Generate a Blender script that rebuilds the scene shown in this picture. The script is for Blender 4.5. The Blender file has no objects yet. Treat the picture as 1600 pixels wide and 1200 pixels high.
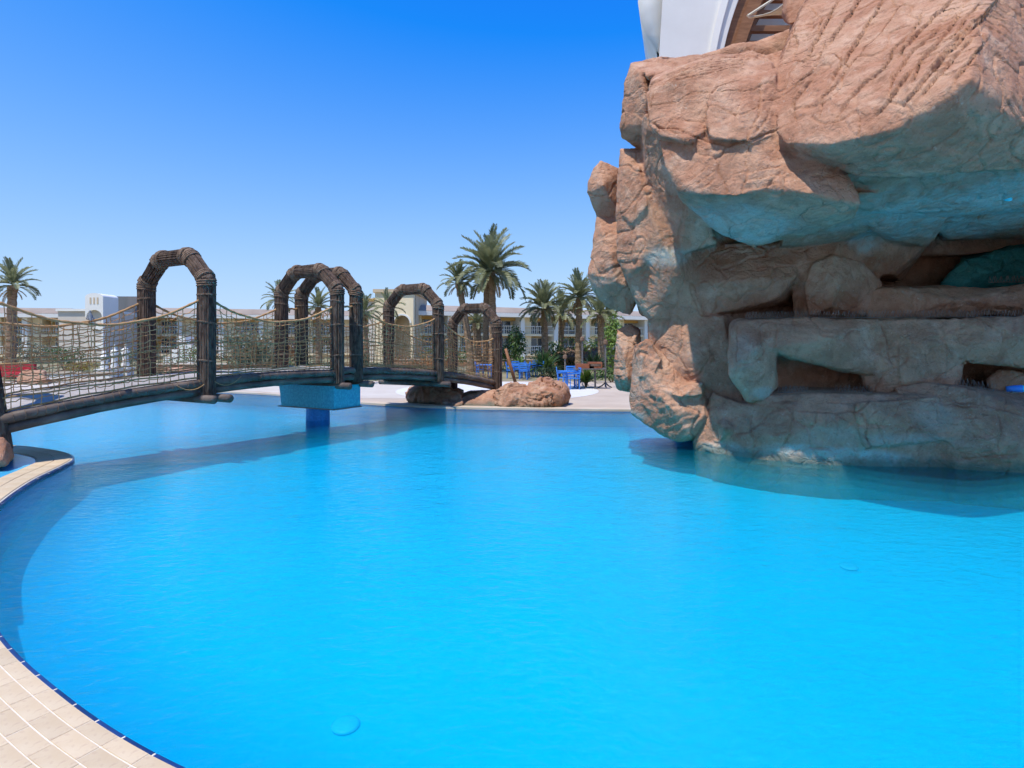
import bpy, bmesh, math, random
import numpy as np
from mathutils import Vector, Matrix
from mathutils.geometry import tessellate_polygon

random.seed(7)
rng = np.random.default_rng(7)
SC = bpy.context.scene
COL = SC.collection

# ------------------------------------------------------------------ camera
F = 900.0            # focal length in photo pixels (1600 wide)
HOR = 538.0          # eye level in the photo
EYE = 1.95           # metres above the water
cam = bpy.data.cameras.new('camera')
cam.sensor_width = 36.0
cam.lens = 36.0 * F / 1600.0
cam.shift_y = (HOR - 600.0) / 1600.0
cam.clip_start = 0.05
cam.clip_end = 3000
cam_o = bpy.data.objects.new('camera', cam)
COL.objects.link(cam_o)
cam_o.location = (0, 0, EYE)
cam_o.rotation_euler = (math.radians(90), 0, 0)
SC.camera = cam_o

# ------------------------------------------------------------------ light
SUN_ELEV = 66.0
SUN_H = Vector((-0.64, -0.77)).normalized()     # horizontal direction towards the sun
world = bpy.data.worlds.new('World')
SC.world = world
world.use_nodes = True
wn = world.node_tree
wn.nodes.clear()
wo = wn.nodes.new('ShaderNodeOutputWorld')
wb = wn.nodes.new('ShaderNodeBackground')
sky = wn.nodes.new('ShaderNodeTexSky')
sky.sky_type = 'NISHITA'
sky.sun_disc = False
sky.sun_elevation = math.radians(SUN_ELEV)
sky.sun_rotation = math.atan2(SUN_H.x, SUN_H.y)
sky.air_density = 1.0
sky.dust_density = 0.0
sky.ozone_density = 1.0
sky.altitude = 0
# the photograph's strongly graded blue: one smooth tone curve per channel over the whole sky
sep = wn.nodes.new('ShaderNodeSeparateColor'); comb = wn.nodes.new('ShaderNodeCombineColor')
wn.links.new(sky.outputs[0], sep.inputs[0])
SKY_S = 0.15 * 2 ** 0.62
def wmath(op, a, b):
    q = wn.nodes.new('ShaderNodeMath'); q.operation = op
    for i, x in ((0, a), (1, b)):
        if isinstance(x, (int, float)): q.inputs[i].default_value = x
        else: wn.links.new(x, q.inputs[i])
    return q.outputs[0]
for i, (top, x0, k) in enumerate(((0.60, 0.262, 0.52), (0.82, 0.222, 0.60), (1.04, 0.0, 0.30))):
    t = wmath('MULTIPLY', wmath('SUBTRACT', wmath('MULTIPLY', sep.outputs[i], SKY_S), x0), -1.0 / k)
    v = wmath('MULTIPLY', wmath('SUBTRACT', 1.0, wmath('POWER', 2.718282, t)), top / SKY_S)
    wn.links.new(wmath('MAXIMUM', v, 0.05), comb.inputs[i])
wn.links.new(comb.outputs[0], wb.inputs[0])
wb.inputs[1].default_value = 0.15
wn.links.new(wb.outputs[0], wo.inputs[0])
sl = bpy.data.lights.new('sun', 'SUN')
sl.energy = 3.2
sl.angle = math.radians(0.53)
sl.color = (1.0, 0.955, 0.88)
so = bpy.data.objects.new('sun', sl)
COL.objects.link(so)
ce = math.cos(math.radians(SUN_ELEV))
SUN_DIR = Vector((SUN_H.x * ce, SUN_H.y * ce, math.sin(math.radians(SUN_ELEV))))
so.rotation_euler = SUN_DIR.to_track_quat('Z', 'Y').to_euler()
so.location = (-10, -5, 20)

SC.view_settings.view_transform = 'Standard'
SC.view_settings.look = 'None'
SC.view_settings.exposure = 0.62
SC.view_settings.gamma = 1.0
SC.view_settings.use_curve_mapping = False
SC.render.engine = 'CYCLES'
SC.cycles.max_bounces = 6
SC.cycles.diffuse_bounces = 3
SC.cycles.glossy_bounces = 2
SC.cycles.use_adaptive_sampling = True
SC.cycles.adaptive_threshold = 0.03
SC.cycles.transparent_max_bounces = 16
SC.cycles.caustics_reflective = False
SC.cycles.caustics_refractive = False
SC.cycles.use_denoising = True

# ------------------------------------------------------------------ helpers
def P(px, py, d):
    return Vector(((px - 800.0) / F * d, d, EYE + (HOR - py) / F * d))

def G(px, d, z=0.0):
    return Vector(((px - 800.0) / F * d, d, z))

def tag(o, label=None, cat=None, group=None, kind=None):
    if label: o['label'] = label
    if cat: o['category'] = cat
    if group: o['group'] = group
    if kind: o['kind'] = kind
    return o

def empty(name, loc=(0, 0, 0), rz=0.0, parent=None):
    o = bpy.data.objects.new(name, None)
    o.empty_display_size = 0.2
    COL.objects.link(o)
    o.location = loc
    o.rotation_euler = (0, 0, rz)
    if parent: o.parent = parent
    return o

def link_mesh(name, me, parent=None, mat=None):
    o = bpy.data.objects.new(name, me)
    COL.objects.link(o)
    if parent: o.parent = parent
    if mat and not me.materials: me.materials.append(mat)
    return o

class MB:
    def __init__(s):
        s.v = []; s.f = []; s.m = []; s.cur = 0
    def add(s, vs, fs):
        b = len(s.v)
        s.v += [tuple(x) for x in vs]
        for f in fs:
            s.f.append(tuple(i + b for i in f)); s.m.append(s.cur)
        return s
    def box(s, c, size, R=None):
        c = Vector(c); hx, hy, hz = size[0] / 2, size[1] / 2, size[2] / 2
        vs = []
        for z in (-hz, hz):
            for (x, y) in ((-hx, -hy), (hx, -hy), (hx, hy), (-hx, hy)):
                q = Vector((x, y, z))
                if R is not None: q = R @ q
                vs.append(c + q)
        return s.add(vs, [(3, 2, 1, 0), (4, 5, 6, 7), (0, 1, 5, 4), (1, 2, 6, 5), (2, 3, 7, 6), (3, 0, 4, 7)])
    def bx(s, x0, x1, y0, y1, z0, z1):
        return s.box(((x0 + x1) / 2, (y0 + y1) / 2, (z0 + z1) / 2), (x1 - x0, y1 - y0, z1 - z0))
    def tube(s, pts, r, n=6, caps=True):
        pts = [Vector(p) for p in pts]
        k = len(pts)
        rr = r if isinstance(r, (list, tuple)) else [r] * k
        vs = []; up = None
        for i, p in enumerate(pts):
            t = (pts[min(i + 1, k - 1)] - pts[max(i - 1, 0)])
            if t.length < 1e-9: t = Vector((0, 0, 1))
            t.normalize()
            if up is None:
                up = Vector((0, 0, 1)) if abs(t.z) < 0.9 else Vector((1, 0, 0))
            a = t.cross(up)
            if a.length < 1e-6: a = t.cross(Vector((0.3, 1, 0.2)))
            a.normalize(); b = a.cross(t).normalized(); up = b
            for j in range(n):
                w = 2 * math.pi * j / n
                vs.append(p + (a * math.cos(w) + b * math.sin(w)) * rr[i])
        fs = []
        for i in range(k - 1):
            for j in range(n):
                j2 = (j + 1) % n
                fs.append((i * n + j, i * n + j2, (i + 1) * n + j2, (i + 1) * n + j))
        if caps:
            fs.append(tuple(reversed(range(n))))
            fs.append(tuple((k - 1) * n + j for j in range(n)))
        return s.add(vs, fs)
    def lathe(s, c, prof, n=16):
        c = Vector(c); vs = []; fs = []
        for (r, z) in prof:
            for j in range(n):
                w = 2 * math.pi * j / n
                vs.append(c + Vector((r * math.cos(w), r * math.sin(w), z)))
        for i in range(len(prof) - 1):
            for j in range(n):
                j2 = (j + 1) % n
                fs.append((i * n + j, i * n + j2, (i + 1) * n + j2, (i + 1) * n + j))
        fs.append(tuple(reversed(range(n))))
        fs.append(tuple((len(prof) - 1) * n + j for j in range(n)))
        return s.add(vs, fs)
    def mesh(s, name, smooth=False, mats=None):
        me = bpy.data.meshes.new(name)
        me.from_pydata(s.v, [], s.f)
        if mats:
            for m in mats: me.materials.append(m)
            me.polygons.foreach_set('material_index', s.m)
        if smooth: me.polygons.foreach_set('use_smooth', [True] * len(me.polygons))
        me.update()
        return me
    def obj(s, name, mat, parent=None, smooth=False):
        return link_mesh(name, s.mesh(name, smooth), parent, mat)

def smooth_path(pts, per=8, closed=False):
    pts = [Vector(p) for p in pts]
    n = len(pts); out = []
    rngi = range(n if closed else n - 1)
    for i in rngi:
        if closed:
            p0, p1, p2, p3 = pts[(i - 1) % n], pts[i], pts[(i + 1) % n], pts[(i + 2) % n]
        else:
            p0, p1, p2, p3 = pts[max(i - 1, 0)], pts[i], pts[i + 1], pts[min(i + 2, n - 1)]
        for k in range(per):
            t = k / per
            out.append(0.5 * ((2 * p1) + (p2 - p0) * t + (2 * p0 - 5 * p1 + 4 * p2 - p3) * t * t + (3 * p1 - p0 - 3 * p2 + p3) * t ** 3))
    if not closed: out.append(pts[-1].copy())
    return out

def resample(pts, step):
    out = [pts[0].copy()]; acc = 0.0
    for a, b in zip(pts[:-1], pts[1:]):
        L = (b - a).length
        while acc + L >= step:
            t = (step - acc) / L
            a = a.lerp(b, t); L = (b - a).length; acc = 0.0
            out.append(a.copy())
        acc += L
    return out

def offset_path(pts, dist, closed=False):
    """offset a plan path to its left by dist"""
    n = len(pts); out = []
    for i in range(n):
        if closed: a, b = pts[(i - 1) % n], pts[(i + 1) % n]
        else: a, b = pts[max(i - 1, 0)], pts[min(i + 1, n - 1)]
        t = (b - a).normalized()
        out.append(Vector((pts[i].x - t.y * dist, pts[i].y + t.x * dist)))
    return out

# ------------------------------------------------------------------ materials
def nd(nt, typ, **kw):
    n = nt.nodes.new(typ)
    for k, v in kw.items():
        if k in n.inputs: n.inputs[k].default_value = v
        else: setattr(n, k, v)
    return n

def mat(name, c1, c2=None, scale=4.0, rough=0.7, bump=0.0, bscale=None, bdist=0.02, spec=0.3, detail=6.0, lo=0.35, hi=0.65, stretch=None, speck=None, trans=0.0, rand=0.0):
    m = bpy.data.materials.new(name)
    m.use_nodes = True
    nt = m.node_tree
    bs = nt.nodes['Principled BSDF']
    bs.inputs['Roughness'].default_value = rough
    bs.inputs['Specular IOR Level'].default_value = spec
    geo = nd(nt, 'ShaderNodeTexCoord')
    mp = nd(nt, 'ShaderNodeMapping')
    nt.links.new(geo.outputs['Object'], mp.inputs[0])
    if stretch: mp.inputs['Scale'].default_value = stretch
    col = None
    if c2:
        nz = nd(nt, 'ShaderNodeTexNoise', Scale=scale, Detail=detail, Roughness=0.62)
        nt.links.new(mp.outputs[0], nz.inputs['Vector'])
        rp = nd(nt, 'ShaderNodeValToRGB')
        rp.color_ramp.elements[0].position = lo; rp.color_ramp.elements[1].position = hi
        rp.color_ramp.elements[0].color = (*c1, 1); rp.color_ramp.elements[1].color = (*c2, 1)
        nt.links.new(nz.outputs['Fac'], rp.inputs[0])
        col = rp.outputs[0]
        if speck:
            n2 = nd(nt, 'ShaderNodeTexNoise', Scale=scale * 9, Detail=3.0)
            nt.links.new(mp.outputs[0], n2.inputs['Vector'])
            r2 = nd(nt, 'ShaderNodeValToRGB')
            r2.color_ramp.elements[0].position = 0.56; r2.color_ramp.elements[1].position = 0.72
            r2.color_ramp.elements[0].color = (0, 0, 0, 1); r2.color_ramp.elements[1].color = (1, 1, 1, 1)
            nt.links.new(n2.outputs['Fac'], r2.inputs[0])
            mx = nd(nt, 'ShaderNodeMixRGB'); mx.inputs[2].default_value = (*speck, 1)
            nt.links.new(r2.outputs[0], mx.inputs[0]); nt.links.new(col, mx.inputs[1])
            col = mx.outputs[0]
    if rand > 0:
        oi = nd(nt, 'ShaderNodeObjectInfo')
        mr = nd(nt, 'ShaderNodeMapRange')
        mr.inputs['To Min'].default_value = 1 - rand; mr.inputs['To Max'].default_value = 1 + rand
        nt.links.new(oi.outputs['Random'], mr.inputs['Value'])
        h = nd(nt, 'ShaderNodeHueSaturation')
        nt.links.new(mr.outputs[0], h.inputs['Value'])
        if col: nt.links.new(col, h.inputs['Color'])
        else: h.inputs['Color'].default_value = (*c1, 1)
        col = h.outputs[0]
    if col: nt.links.new(col, bs.inputs['Base Color'])
    else: bs.inputs['Base Color'].default_value = (*c1, 1)
    if bump > 0:
        nb = nd(nt, 'ShaderNodeTexNoise', Scale=bscale or scale * 6, Detail=8.0, Roughness=0.65)
        nt.links.new(mp.outputs[0], nb.inputs['Vector'])
        bp = nd(nt, 'ShaderNodeBump', Strength=bump, Distance=bdist)
        nt.links.new(nb.outputs['Fac'], bp.inputs['Height'])
        nt.links.new(bp.outputs[0], bs.inputs['Normal'])
    if trans > 0:
        tr = nd(nt, 'ShaderNodeBsdfTranslucent')
        if col: nt.links.new(col, tr.inputs[0])
        else: tr.inputs[0].default_value = (*c1, 1)
        ms = nd(nt, 'ShaderNodeMixShader'); ms.inputs[0].default_value = trans
        nt.links.new(bs.outputs[0], ms.inputs[1]); nt.links.new(tr.outputs[0], ms.inputs[2])
        nt.links.new(ms.outputs[0], nt.nodes['Material Output'].inputs[0])
    return m

def rock_material(name, pink, tan, grey, teal=(0.40, 0.46, 0.41), teal_amt=1.0, red=(0.30, 0.13, 0.07)):
    m = bpy.data.materials.new(name); m.use_nodes = True
    nt = m.node_tree; L = nt.links.new
    bs = nt.nodes['Principled BSDF']
    bs.inputs['Roughness'].default_value = 0.85
    bs.inputs['Specular IOR Level'].default_value = 0.15
    tc = nd(nt, 'ShaderNodeTexCoord'); co = tc.outputs['Object']
    def noise(s, d=6.0, r=0.6, dist=0.0):
        n = nd(nt, 'ShaderNodeTexNoise', Scale=s, Detail=d, Roughness=r, Distortion=dist); L(co, n.inputs['Vector']); return n.outputs['Fac']
    def ramp(src, a, b):
        r = nd(nt, 'ShaderNodeMapRange'); r.inputs['From Min'].default_value = a; r.inputs['From Max'].default_value = b
        L(src, r.inputs['Value']); return r.outputs[0]
    def mix(f, a, b, blend='MIX', k=None):
        x = nd(nt, 'ShaderNodeMixRGB', blend_type=blend)
        if isinstance(f, float): x.inputs[0].default_value = f
        else: L(f, x.inputs[0])
        for i, q in ((1, a), (2, b)):
            if isinstance(q, tuple): x.inputs[i].default_value = (*q, 1)
            else: L(q, x.inputs[i])
        return x.outputs[0]
    def mul(a, b):
        x = nd(nt, 'ShaderNodeMath', operation='MULTIPLY')
        L(a, x.inputs[0])
        if isinstance(b, float): x.inputs[1].default_value = b
        else: L(b, x.inputs[1])
        return x.outputs[0]
    c = mix(ramp(noise(1.3, 6.0, 0.65, 0.5), 0.40, 0.60), pink, tan)
    c = mix(mul(ramp(noise(0.55, 5.0, 0.6, 0.6), 0.52, 0.66), 0.6), c, tuple(0.62 * x for x in pink))
    c = mix(mul(ramp(noise(2.3, 5.0, 0.65, 0.6), 0.5, 0.68), 0.7), c, tuple(min(1, x * y) for x, y in zip(tan, (1.25, 1.42, 1.55))))
    c = mix(mul(ramp(noise(5.5, 6.0, 0.7), 0.52, 0.72), 0.6), c, tuple(x * 0.45 for x in pink))
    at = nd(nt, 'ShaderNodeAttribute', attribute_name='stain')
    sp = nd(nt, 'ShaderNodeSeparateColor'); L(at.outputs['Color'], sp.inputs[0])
    brk = ramp(noise(3.2, 5.0, 0.7, 0.8), 0.25, 0.62)
    gv = mix(ramp(noise(2.6, 6.0, 0.7, 0.5), 0.42, 0.62), tuple(x * 0.55 for x in grey), grey)
    c = mix(mul(mul(sp.outputs[1], brk), 0.9), c, gv)
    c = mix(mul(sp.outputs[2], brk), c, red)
    c = mix(mul(mul(sp.outputs[0], brk), teal_amt), c, teal)
    # small dark pits and pale chips
    c = mix(mul(ramp(noise(38.0, 2.0), 0.60, 0.74), 0.5), c, tuple(x * 0.4 for x in pink))
    c = mix(mul(ramp(noise(21.0, 3.0), 0.64, 0.76), 0.4), c, (0.62, 0.55, 0.47))
    # wet, algae-dark band along the waterline
    gp = nd(nt, 'ShaderNodeNewGeometry'); sx = nd(nt, 'ShaderNodeSeparateXYZ'); L(gp.outputs['Position'], sx.inputs[0])
    wz = nd(nt, 'ShaderNodeMath', operation='MULTIPLY_ADD'); L(noise(4.0, 5.0), wz.inputs[0]); wz.inputs[1].default_value = -0.30; L(sx.outputs['Z'], wz.inputs[2])
    wet = nd(nt, 'ShaderNodeMapRange'); wet.inputs['From Min'].default_value = 0.02; wet.inputs['From Max'].default_value = -0.09; L(wz.outputs[0], wet.inputs['Value'])
    c = mix(mul(wet.outputs[0], 0.75), c, (0.10, 0.13, 0.10))
    L(c, bs.inputs['Base Color'])
    # bump
    def madd(a, k, b):
        x = nd(nt, 'ShaderNodeMath', operation='MULTIPLY_ADD'); L(a, x.inputs[0]); x.inputs[1].default_value = k; L(b, x.inputs[2]); return x.outputs[0]
    # domain-warped hairline fractures that only show in patches
    nv = nd(nt, 'ShaderNodeTexNoise', Scale=2.2, Detail=4.0); L(co, nv.inputs['Vector'])
    vm = nd(nt, 'ShaderNodeVectorMath', operation='MULTIPLY_ADD'); L(nv.outputs['Color'], vm.inputs[0]); vm.inputs[1].default_value = (0.55, 0.55, 0.55); L(co, vm.inputs[2])
    def fract(sc, stretch):
        mp = nd(nt, 'ShaderNodeMapping'); mp.inputs['Scale'].default_value = stretch; mp.inputs['Rotation'].default_value = (0.4, 0.9, 0.3); L(vm.outputs[0], mp.inputs[0])
        vo = nd(nt, 'ShaderNodeTexVoronoi', feature='DISTANCE_TO_EDGE', Scale=sc); L(mp.outputs[0], vo.inputs['Vector'])
        return ramp(vo.outputs['Distance'], 0.0, 0.035)
    patch = ramp(noise(0.8, 3.0), 0.52, 0.62)
    def inv(x):
        q = nd(nt, 'ShaderNodeMath', operation='SUBTRACT'); q.inputs[0].default_value = 1.0; L(x, q.inputs[1]); return q.outputs[0]
    cr = mul(inv(fract(1.5, (1, 1, 2.2))), patch)
    grain = noise(9.0, 6.0, 0.76)
    rid = nd(nt, 'ShaderNodeMath', operation='SUBTRACT'); L(noise(5.0, 3.0, 0.6, 0.4), rid.inputs[0]); rid.inputs[1].default_value = 0.5
    ra = nd(nt, 'ShaderNodeMath', operation='ABSOLUTE'); L(rid.outputs[0], ra.inputs[0])
    rm = nd(nt, 'ShaderNodeMath', operation='MINIMUM'); L(ra.outputs[0], rm.inputs[0]); rm.inputs[1].default_value = 0.10
    h = madd(rm.outputs[0], 2.6, mul(grain, 1.0))
    h = madd(cr, -0.45, h)
    bp = nd(nt, 'ShaderNodeBump', Strength=0.75, Distance=0.04); L(h, bp.inputs['Height'])
    L(bp.outputs[0], bs.inputs['Normal'])
    return m

M = {}
M['rock'] = rock_material('painted_rock', (0.40, 0.195, 0.118), (0.49, 0.285, 0.185), (0.58, 0.295, 0.178))
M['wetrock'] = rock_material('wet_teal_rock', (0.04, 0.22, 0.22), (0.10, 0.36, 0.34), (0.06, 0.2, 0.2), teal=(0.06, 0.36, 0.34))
M['rock_small'] = rock_material('garden_rock', (0.38, 0.175, 0.10), (0.48, 0.28, 0.18), (0.30, 0.22, 0.17), teal_amt=0.2)
M['coping'] = mat('coping_tile', (0.55, 0.405, 0.245), (0.62, 0.49, 0.325), 3.0, 0.6, 0.12, 60, 0.004, speck=(0.52, 0.38, 0.25), rand=0.07)
M['coping_far'] = mat('coping_stone', (0.50, 0.39, 0.29), (0.58, 0.48, 0.37), 1.2, 0.7, 0.1, 40, 0.004)
M['grout'] = mat('grout', (0.72, 0.65, 0.55), (0.64, 0.56, 0.45), 20, 0.9, 0.2, 90, 0.004)
M['deck'] = mat('deck_paving', (0.44, 0.35, 0.27), (0.52, 0.43, 0.34), 0.6, 0.8, 0.1, 30, 0.004)
M['whitefloor'] = mat('white_terrazzo', (0.62, 0.60, 0.57), (0.68, 0.66, 0.63), 0.8, 0.6)
M['soil'] = mat('soil', (0.16, 0.09, 0.055), (0.24, 0.15, 0.10), 9, 0.95, 0.6, 30, 0.02)
M['lawn'] = mat('garden_ground', (0.16, 0.16, 0.07), (0.30, 0.24, 0.15), 0.3, 0.95)
M['navy'] = mat('navy_tile', (0.010, 0.025, 0.10), (0.016, 0.045, 0.16), 6, 0.25, spec=0.5, rand=0.25)
M['wood'] = mat('weathered_wood', (0.09, 0.052, 0.035), (0.24, 0.16, 0.115), 3.0, 0.85, 0.5, 20, 0.01, stretch=(6, 6, 1.2), rand=0.15)
M['bark'] = mat('stick_bundle', (0.040, 0.023, 0.017), (0.15, 0.098, 0.068), 5.0, 0.85, 0.5, 24, 0.01, stretch=(3, 3, 1))
M['log'] = mat('tarred_log', (0.075, 0.052, 0.042), (0.19, 0.135, 0.10), 2.5, 0.6, 0.5, 18, 0.01, spec=0.4)
M['rope'] = mat('coir_rope', (0.38, 0.20, 0.085), (0.54, 0.32, 0.15), 9, 0.95, 0.6, 60, 0.01)
M['oldrope'] = mat('dark_rope', (0.10, 0.062, 0.042), (0.24, 0.165, 0.115), 14, 0.95, 0.6, 60, 0.01)
M['net'] = mat('net_cord', (0.46, 0.21, 0.08), (0.62, 0.34, 0.155), 7, 0.95)
M['plank'] = mat('grey_plank', (0.30, 0.27, 0.25), (0.44, 0.40, 0.37), 3, 0.85, 0.3, 30, 0.005, stretch=(1, 5, 1), rand=0.1)
M['white'] = mat('white_paint', (0.80, 0.77, 0.71), (0.84, 0.81, 0.76), 0.8, 0.6)
M['pearl'] = mat('pearl_render', (0.70, 0.67, 0.63), (0.77, 0.74, 0.70), 0.7, 0.45, 0.05, 20, 0.01)
M['cream'] = mat('cream_render', (0.82, 0.66, 0.42), (0.86, 0.72, 0.50), 0.4, 0.8)
M['beige'] = mat('beige_render', (0.56, 0.43, 0.28), (0.64, 0.50, 0.34), 0.4, 0.85)
M['lilac'] = mat('pale_grey_render', (0.60, 0.53, 0.45), (0.66, 0.59, 0.51), 0.3, 0.8)
M['orange'] = mat('ochre_render', (0.74, 0.42, 0.13), (0.80, 0.49, 0.18), 0.5, 0.8)
M['roof'] = mat('roof_felt', (0.27, 0.215, 0.175), (0.35, 0.285, 0.235), 0.4, 0.9)
M['glass'] = mat('window_glass', (0.05, 0.06, 0.075), (0.09, 0.10, 0.12), 0.5, 0.08, spec=0.8)
M['timber'] = mat('brown_timber', (0.20, 0.085, 0.035), (0.30, 0.14, 0.065), 2.5, 0.6, 0.3, 20, 0.01, stretch=(1, 1, 6))
M['canvas'] = mat('cream_canvas', (0.70, 0.65, 0.52), (0.76, 0.72, 0.60), 1.5, 0.85, trans=0.25)
M['palmtrunk'] = mat('palm_trunk', (0.20, 0.125, 0.075), (0.36, 0.25, 0.16), 5, 0.95, 0.8, 12, 0.05, stretch=(1, 1, 3))
M['frond'] = mat('palm_frond', (0.165, 0.185, 0.085), (0.33, 0.34, 0.19), 1.2, 0.5, trans=0.35, rand=0.25, spec=0.4)
M['dryfrond'] = mat('dry_frond', (0.33, 0.21, 0.09), (0.42, 0.29, 0.14), 2.0, 0.8, trans=0.25, rand=0.15)
def leafmat(n, a, b): return mat(n, a, b, 2.2, 0.5, trans=0.3, spec=0.35)
M['leaf_bright'] = leafmat('bright_leaf', (0.10, 0.17, 0.025), (0.20, 0.29, 0.06))
M['leaf_mid'] = leafmat('mid_leaf', (0.05, 0.10, 0.025), (0.11, 0.18, 0.05))
M['leaf_dark'] = leafmat('dark_leaf', (0.025, 0.05, 0.02), (0.06, 0.10, 0.04))
M['leaf_grey'] = leafmat('grey_leaf', (0.13, 0.16, 0.09), (0.26, 0.28, 0.19))
M['leaf_rust'] = leafmat('rust_leaf', (0.30, 0.12, 0.05), (0.40, 0.22, 0.09))
M['leaf_yellow'] = leafmat('yellow_leaf', (0.30, 0.20, 0.03), (0.36, 0.30, 0.06))
M['twig'] = mat('twig', (0.12, 0.08, 0.05), (0.2, 0.14, 0.09), 5, 0.9)
M['bluepaint'] = mat('blue_paint', (0.03, 0.17, 0.58), (0.05, 0.24, 0.70), 3, 0.45, spec=0.5)
M['redcloth'] = mat('red_cloth', (0.36, 0.02, 0.035), (0.44, 0.04, 0.05), 3, 0.85)
M['greymetal'] = mat('grey_metal', (0.11, 0.10, 0.10), (0.18, 0.17, 0.16), 3, 0.5, spec=0.5)
M['brownbox'] = mat('red_brown_wood', (0.22, 0.07, 0.035), (0.32, 0.12, 0.06), 4, 0.7)
M['thatch'] = mat('thatch', (0.14, 0.085, 0.055), (0.27, 0.18, 0.12), 6, 0.95, 0.8, 20, 0.04, stretch=(4, 4, 1))
M['bird'] = mat('pigeon_feather', (0.06, 0.075, 0.09), (0.15, 0.17, 0.19), 18, 0.6)
M['steel'] = mat('spike_wire', (0.16, 0.12, 0.10), (0.30, 0.25, 0.22), 8, 0.5, spec=0.5)
M['drain'] = mat('pale_plastic', (0.05, 0.66, 0.88), (0.08, 0.70, 0.90), 5, 0.4)

def tile_mosaic(name, cols, scale, rough=0.5):
    m = bpy.data.materials.new(name); m.use_nodes = True
    nt = m.node_tree; L = nt.links.new; bs = nt.nodes['Principled BSDF']
    bs.inputs['Roughness'].default_value = rough
    tc = nd(nt, 'ShaderNodeTexCoord')
    vo = nd(nt, 'ShaderNodeTexVoronoi', Scale=scale, distance='CHEBYCHEV', Randomness=0.0)
    L(tc.outputs['Object'], vo.inputs['Vector'])
    wn_ = nd(nt, 'ShaderNodeTexWhiteNoise')
    L(vo.outputs['Position'], wn_.inputs['Vector'])
    rp = nd(nt, 'ShaderNodeValToRGB'); rp.color_ramp.interpolation = 'CONSTANT'
    els = rp.color_ramp.elements
    els[0].color = (*cols[0], 1); els[1].position = 1.0 / len(cols); els[1].color = (*cols[1], 1)
    for i, c in enumerate(cols[2:], 2):
        e = els.new(i / len(cols)); e.color = (*c, 1)
    L(wn_.outputs['Value'], rp.inputs[0]); L(rp.outputs[0], bs.inputs['Base Color'])
    return m
M['mosaic'] = tile_mosaic('turquoise_mosaic', [(0.012, 0.36, 0.46), (0.018, 0.41, 0.50), (0.03, 0.45, 0.53), (0.012, 0.33, 0.44)], 28)
M['mosaic_navy'] = tile_mosaic('navy_mosaic', [(0.015, 0.22, 0.60), (0.02, 0.26, 0.66), (0.025, 0.30, 0.72)], 28)

def floor_material():
    m = bpy.data.materials.new('pool_floor_tile'); m.use_nodes = True
    nt = m.node_tree; L = nt.links.new; bs = nt.nodes['Principled BSDF']
    bs.inputs['Roughness'].default_value = 0.6; bs.inputs['Specular IOR Level'].default_value = 0.1
    tc = nd(nt, 'ShaderNodeTexCoord')
    nz = nd(nt, 'ShaderNodeTexNoise', Scale=0.35, Detail=4.0); L(tc.outputs['Object'], nz.inputs['Vector'])
    rp = nd(nt, 'ShaderNodeValToRGB')
    rp.color_ramp.elements[0].position = 0.3; rp.color_ramp.elements[1].position = 0.7
    rp.color_ramp.elements[0].color = (0.008, 0.61, 0.84, 1); rp.color_ramp.elements[1].color = (0.010, 0.67, 0.88, 1)
    L(nz.outputs['Fac'], rp.inputs[0])
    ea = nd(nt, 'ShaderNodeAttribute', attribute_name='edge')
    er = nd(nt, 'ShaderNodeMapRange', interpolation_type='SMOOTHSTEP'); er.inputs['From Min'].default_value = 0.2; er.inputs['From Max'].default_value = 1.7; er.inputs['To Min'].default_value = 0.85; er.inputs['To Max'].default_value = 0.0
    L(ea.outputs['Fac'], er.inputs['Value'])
    mx = nd(nt, 'ShaderNodeMixRGB'); mx.inputs[2].default_value = (0.006, 0.25, 0.52, 1); L(er.outputs[0], mx.inputs[0]); L(rp.outputs[0], mx.inputs[1])  # shade along the pool wall painted into the floor blue
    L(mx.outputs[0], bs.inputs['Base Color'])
    return m
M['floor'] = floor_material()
M['poolwall'] = mat('pool_wall_tile', (0.006, 0.30, 0.58), (0.008, 0.36, 0.64), 3, 0.5)

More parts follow.
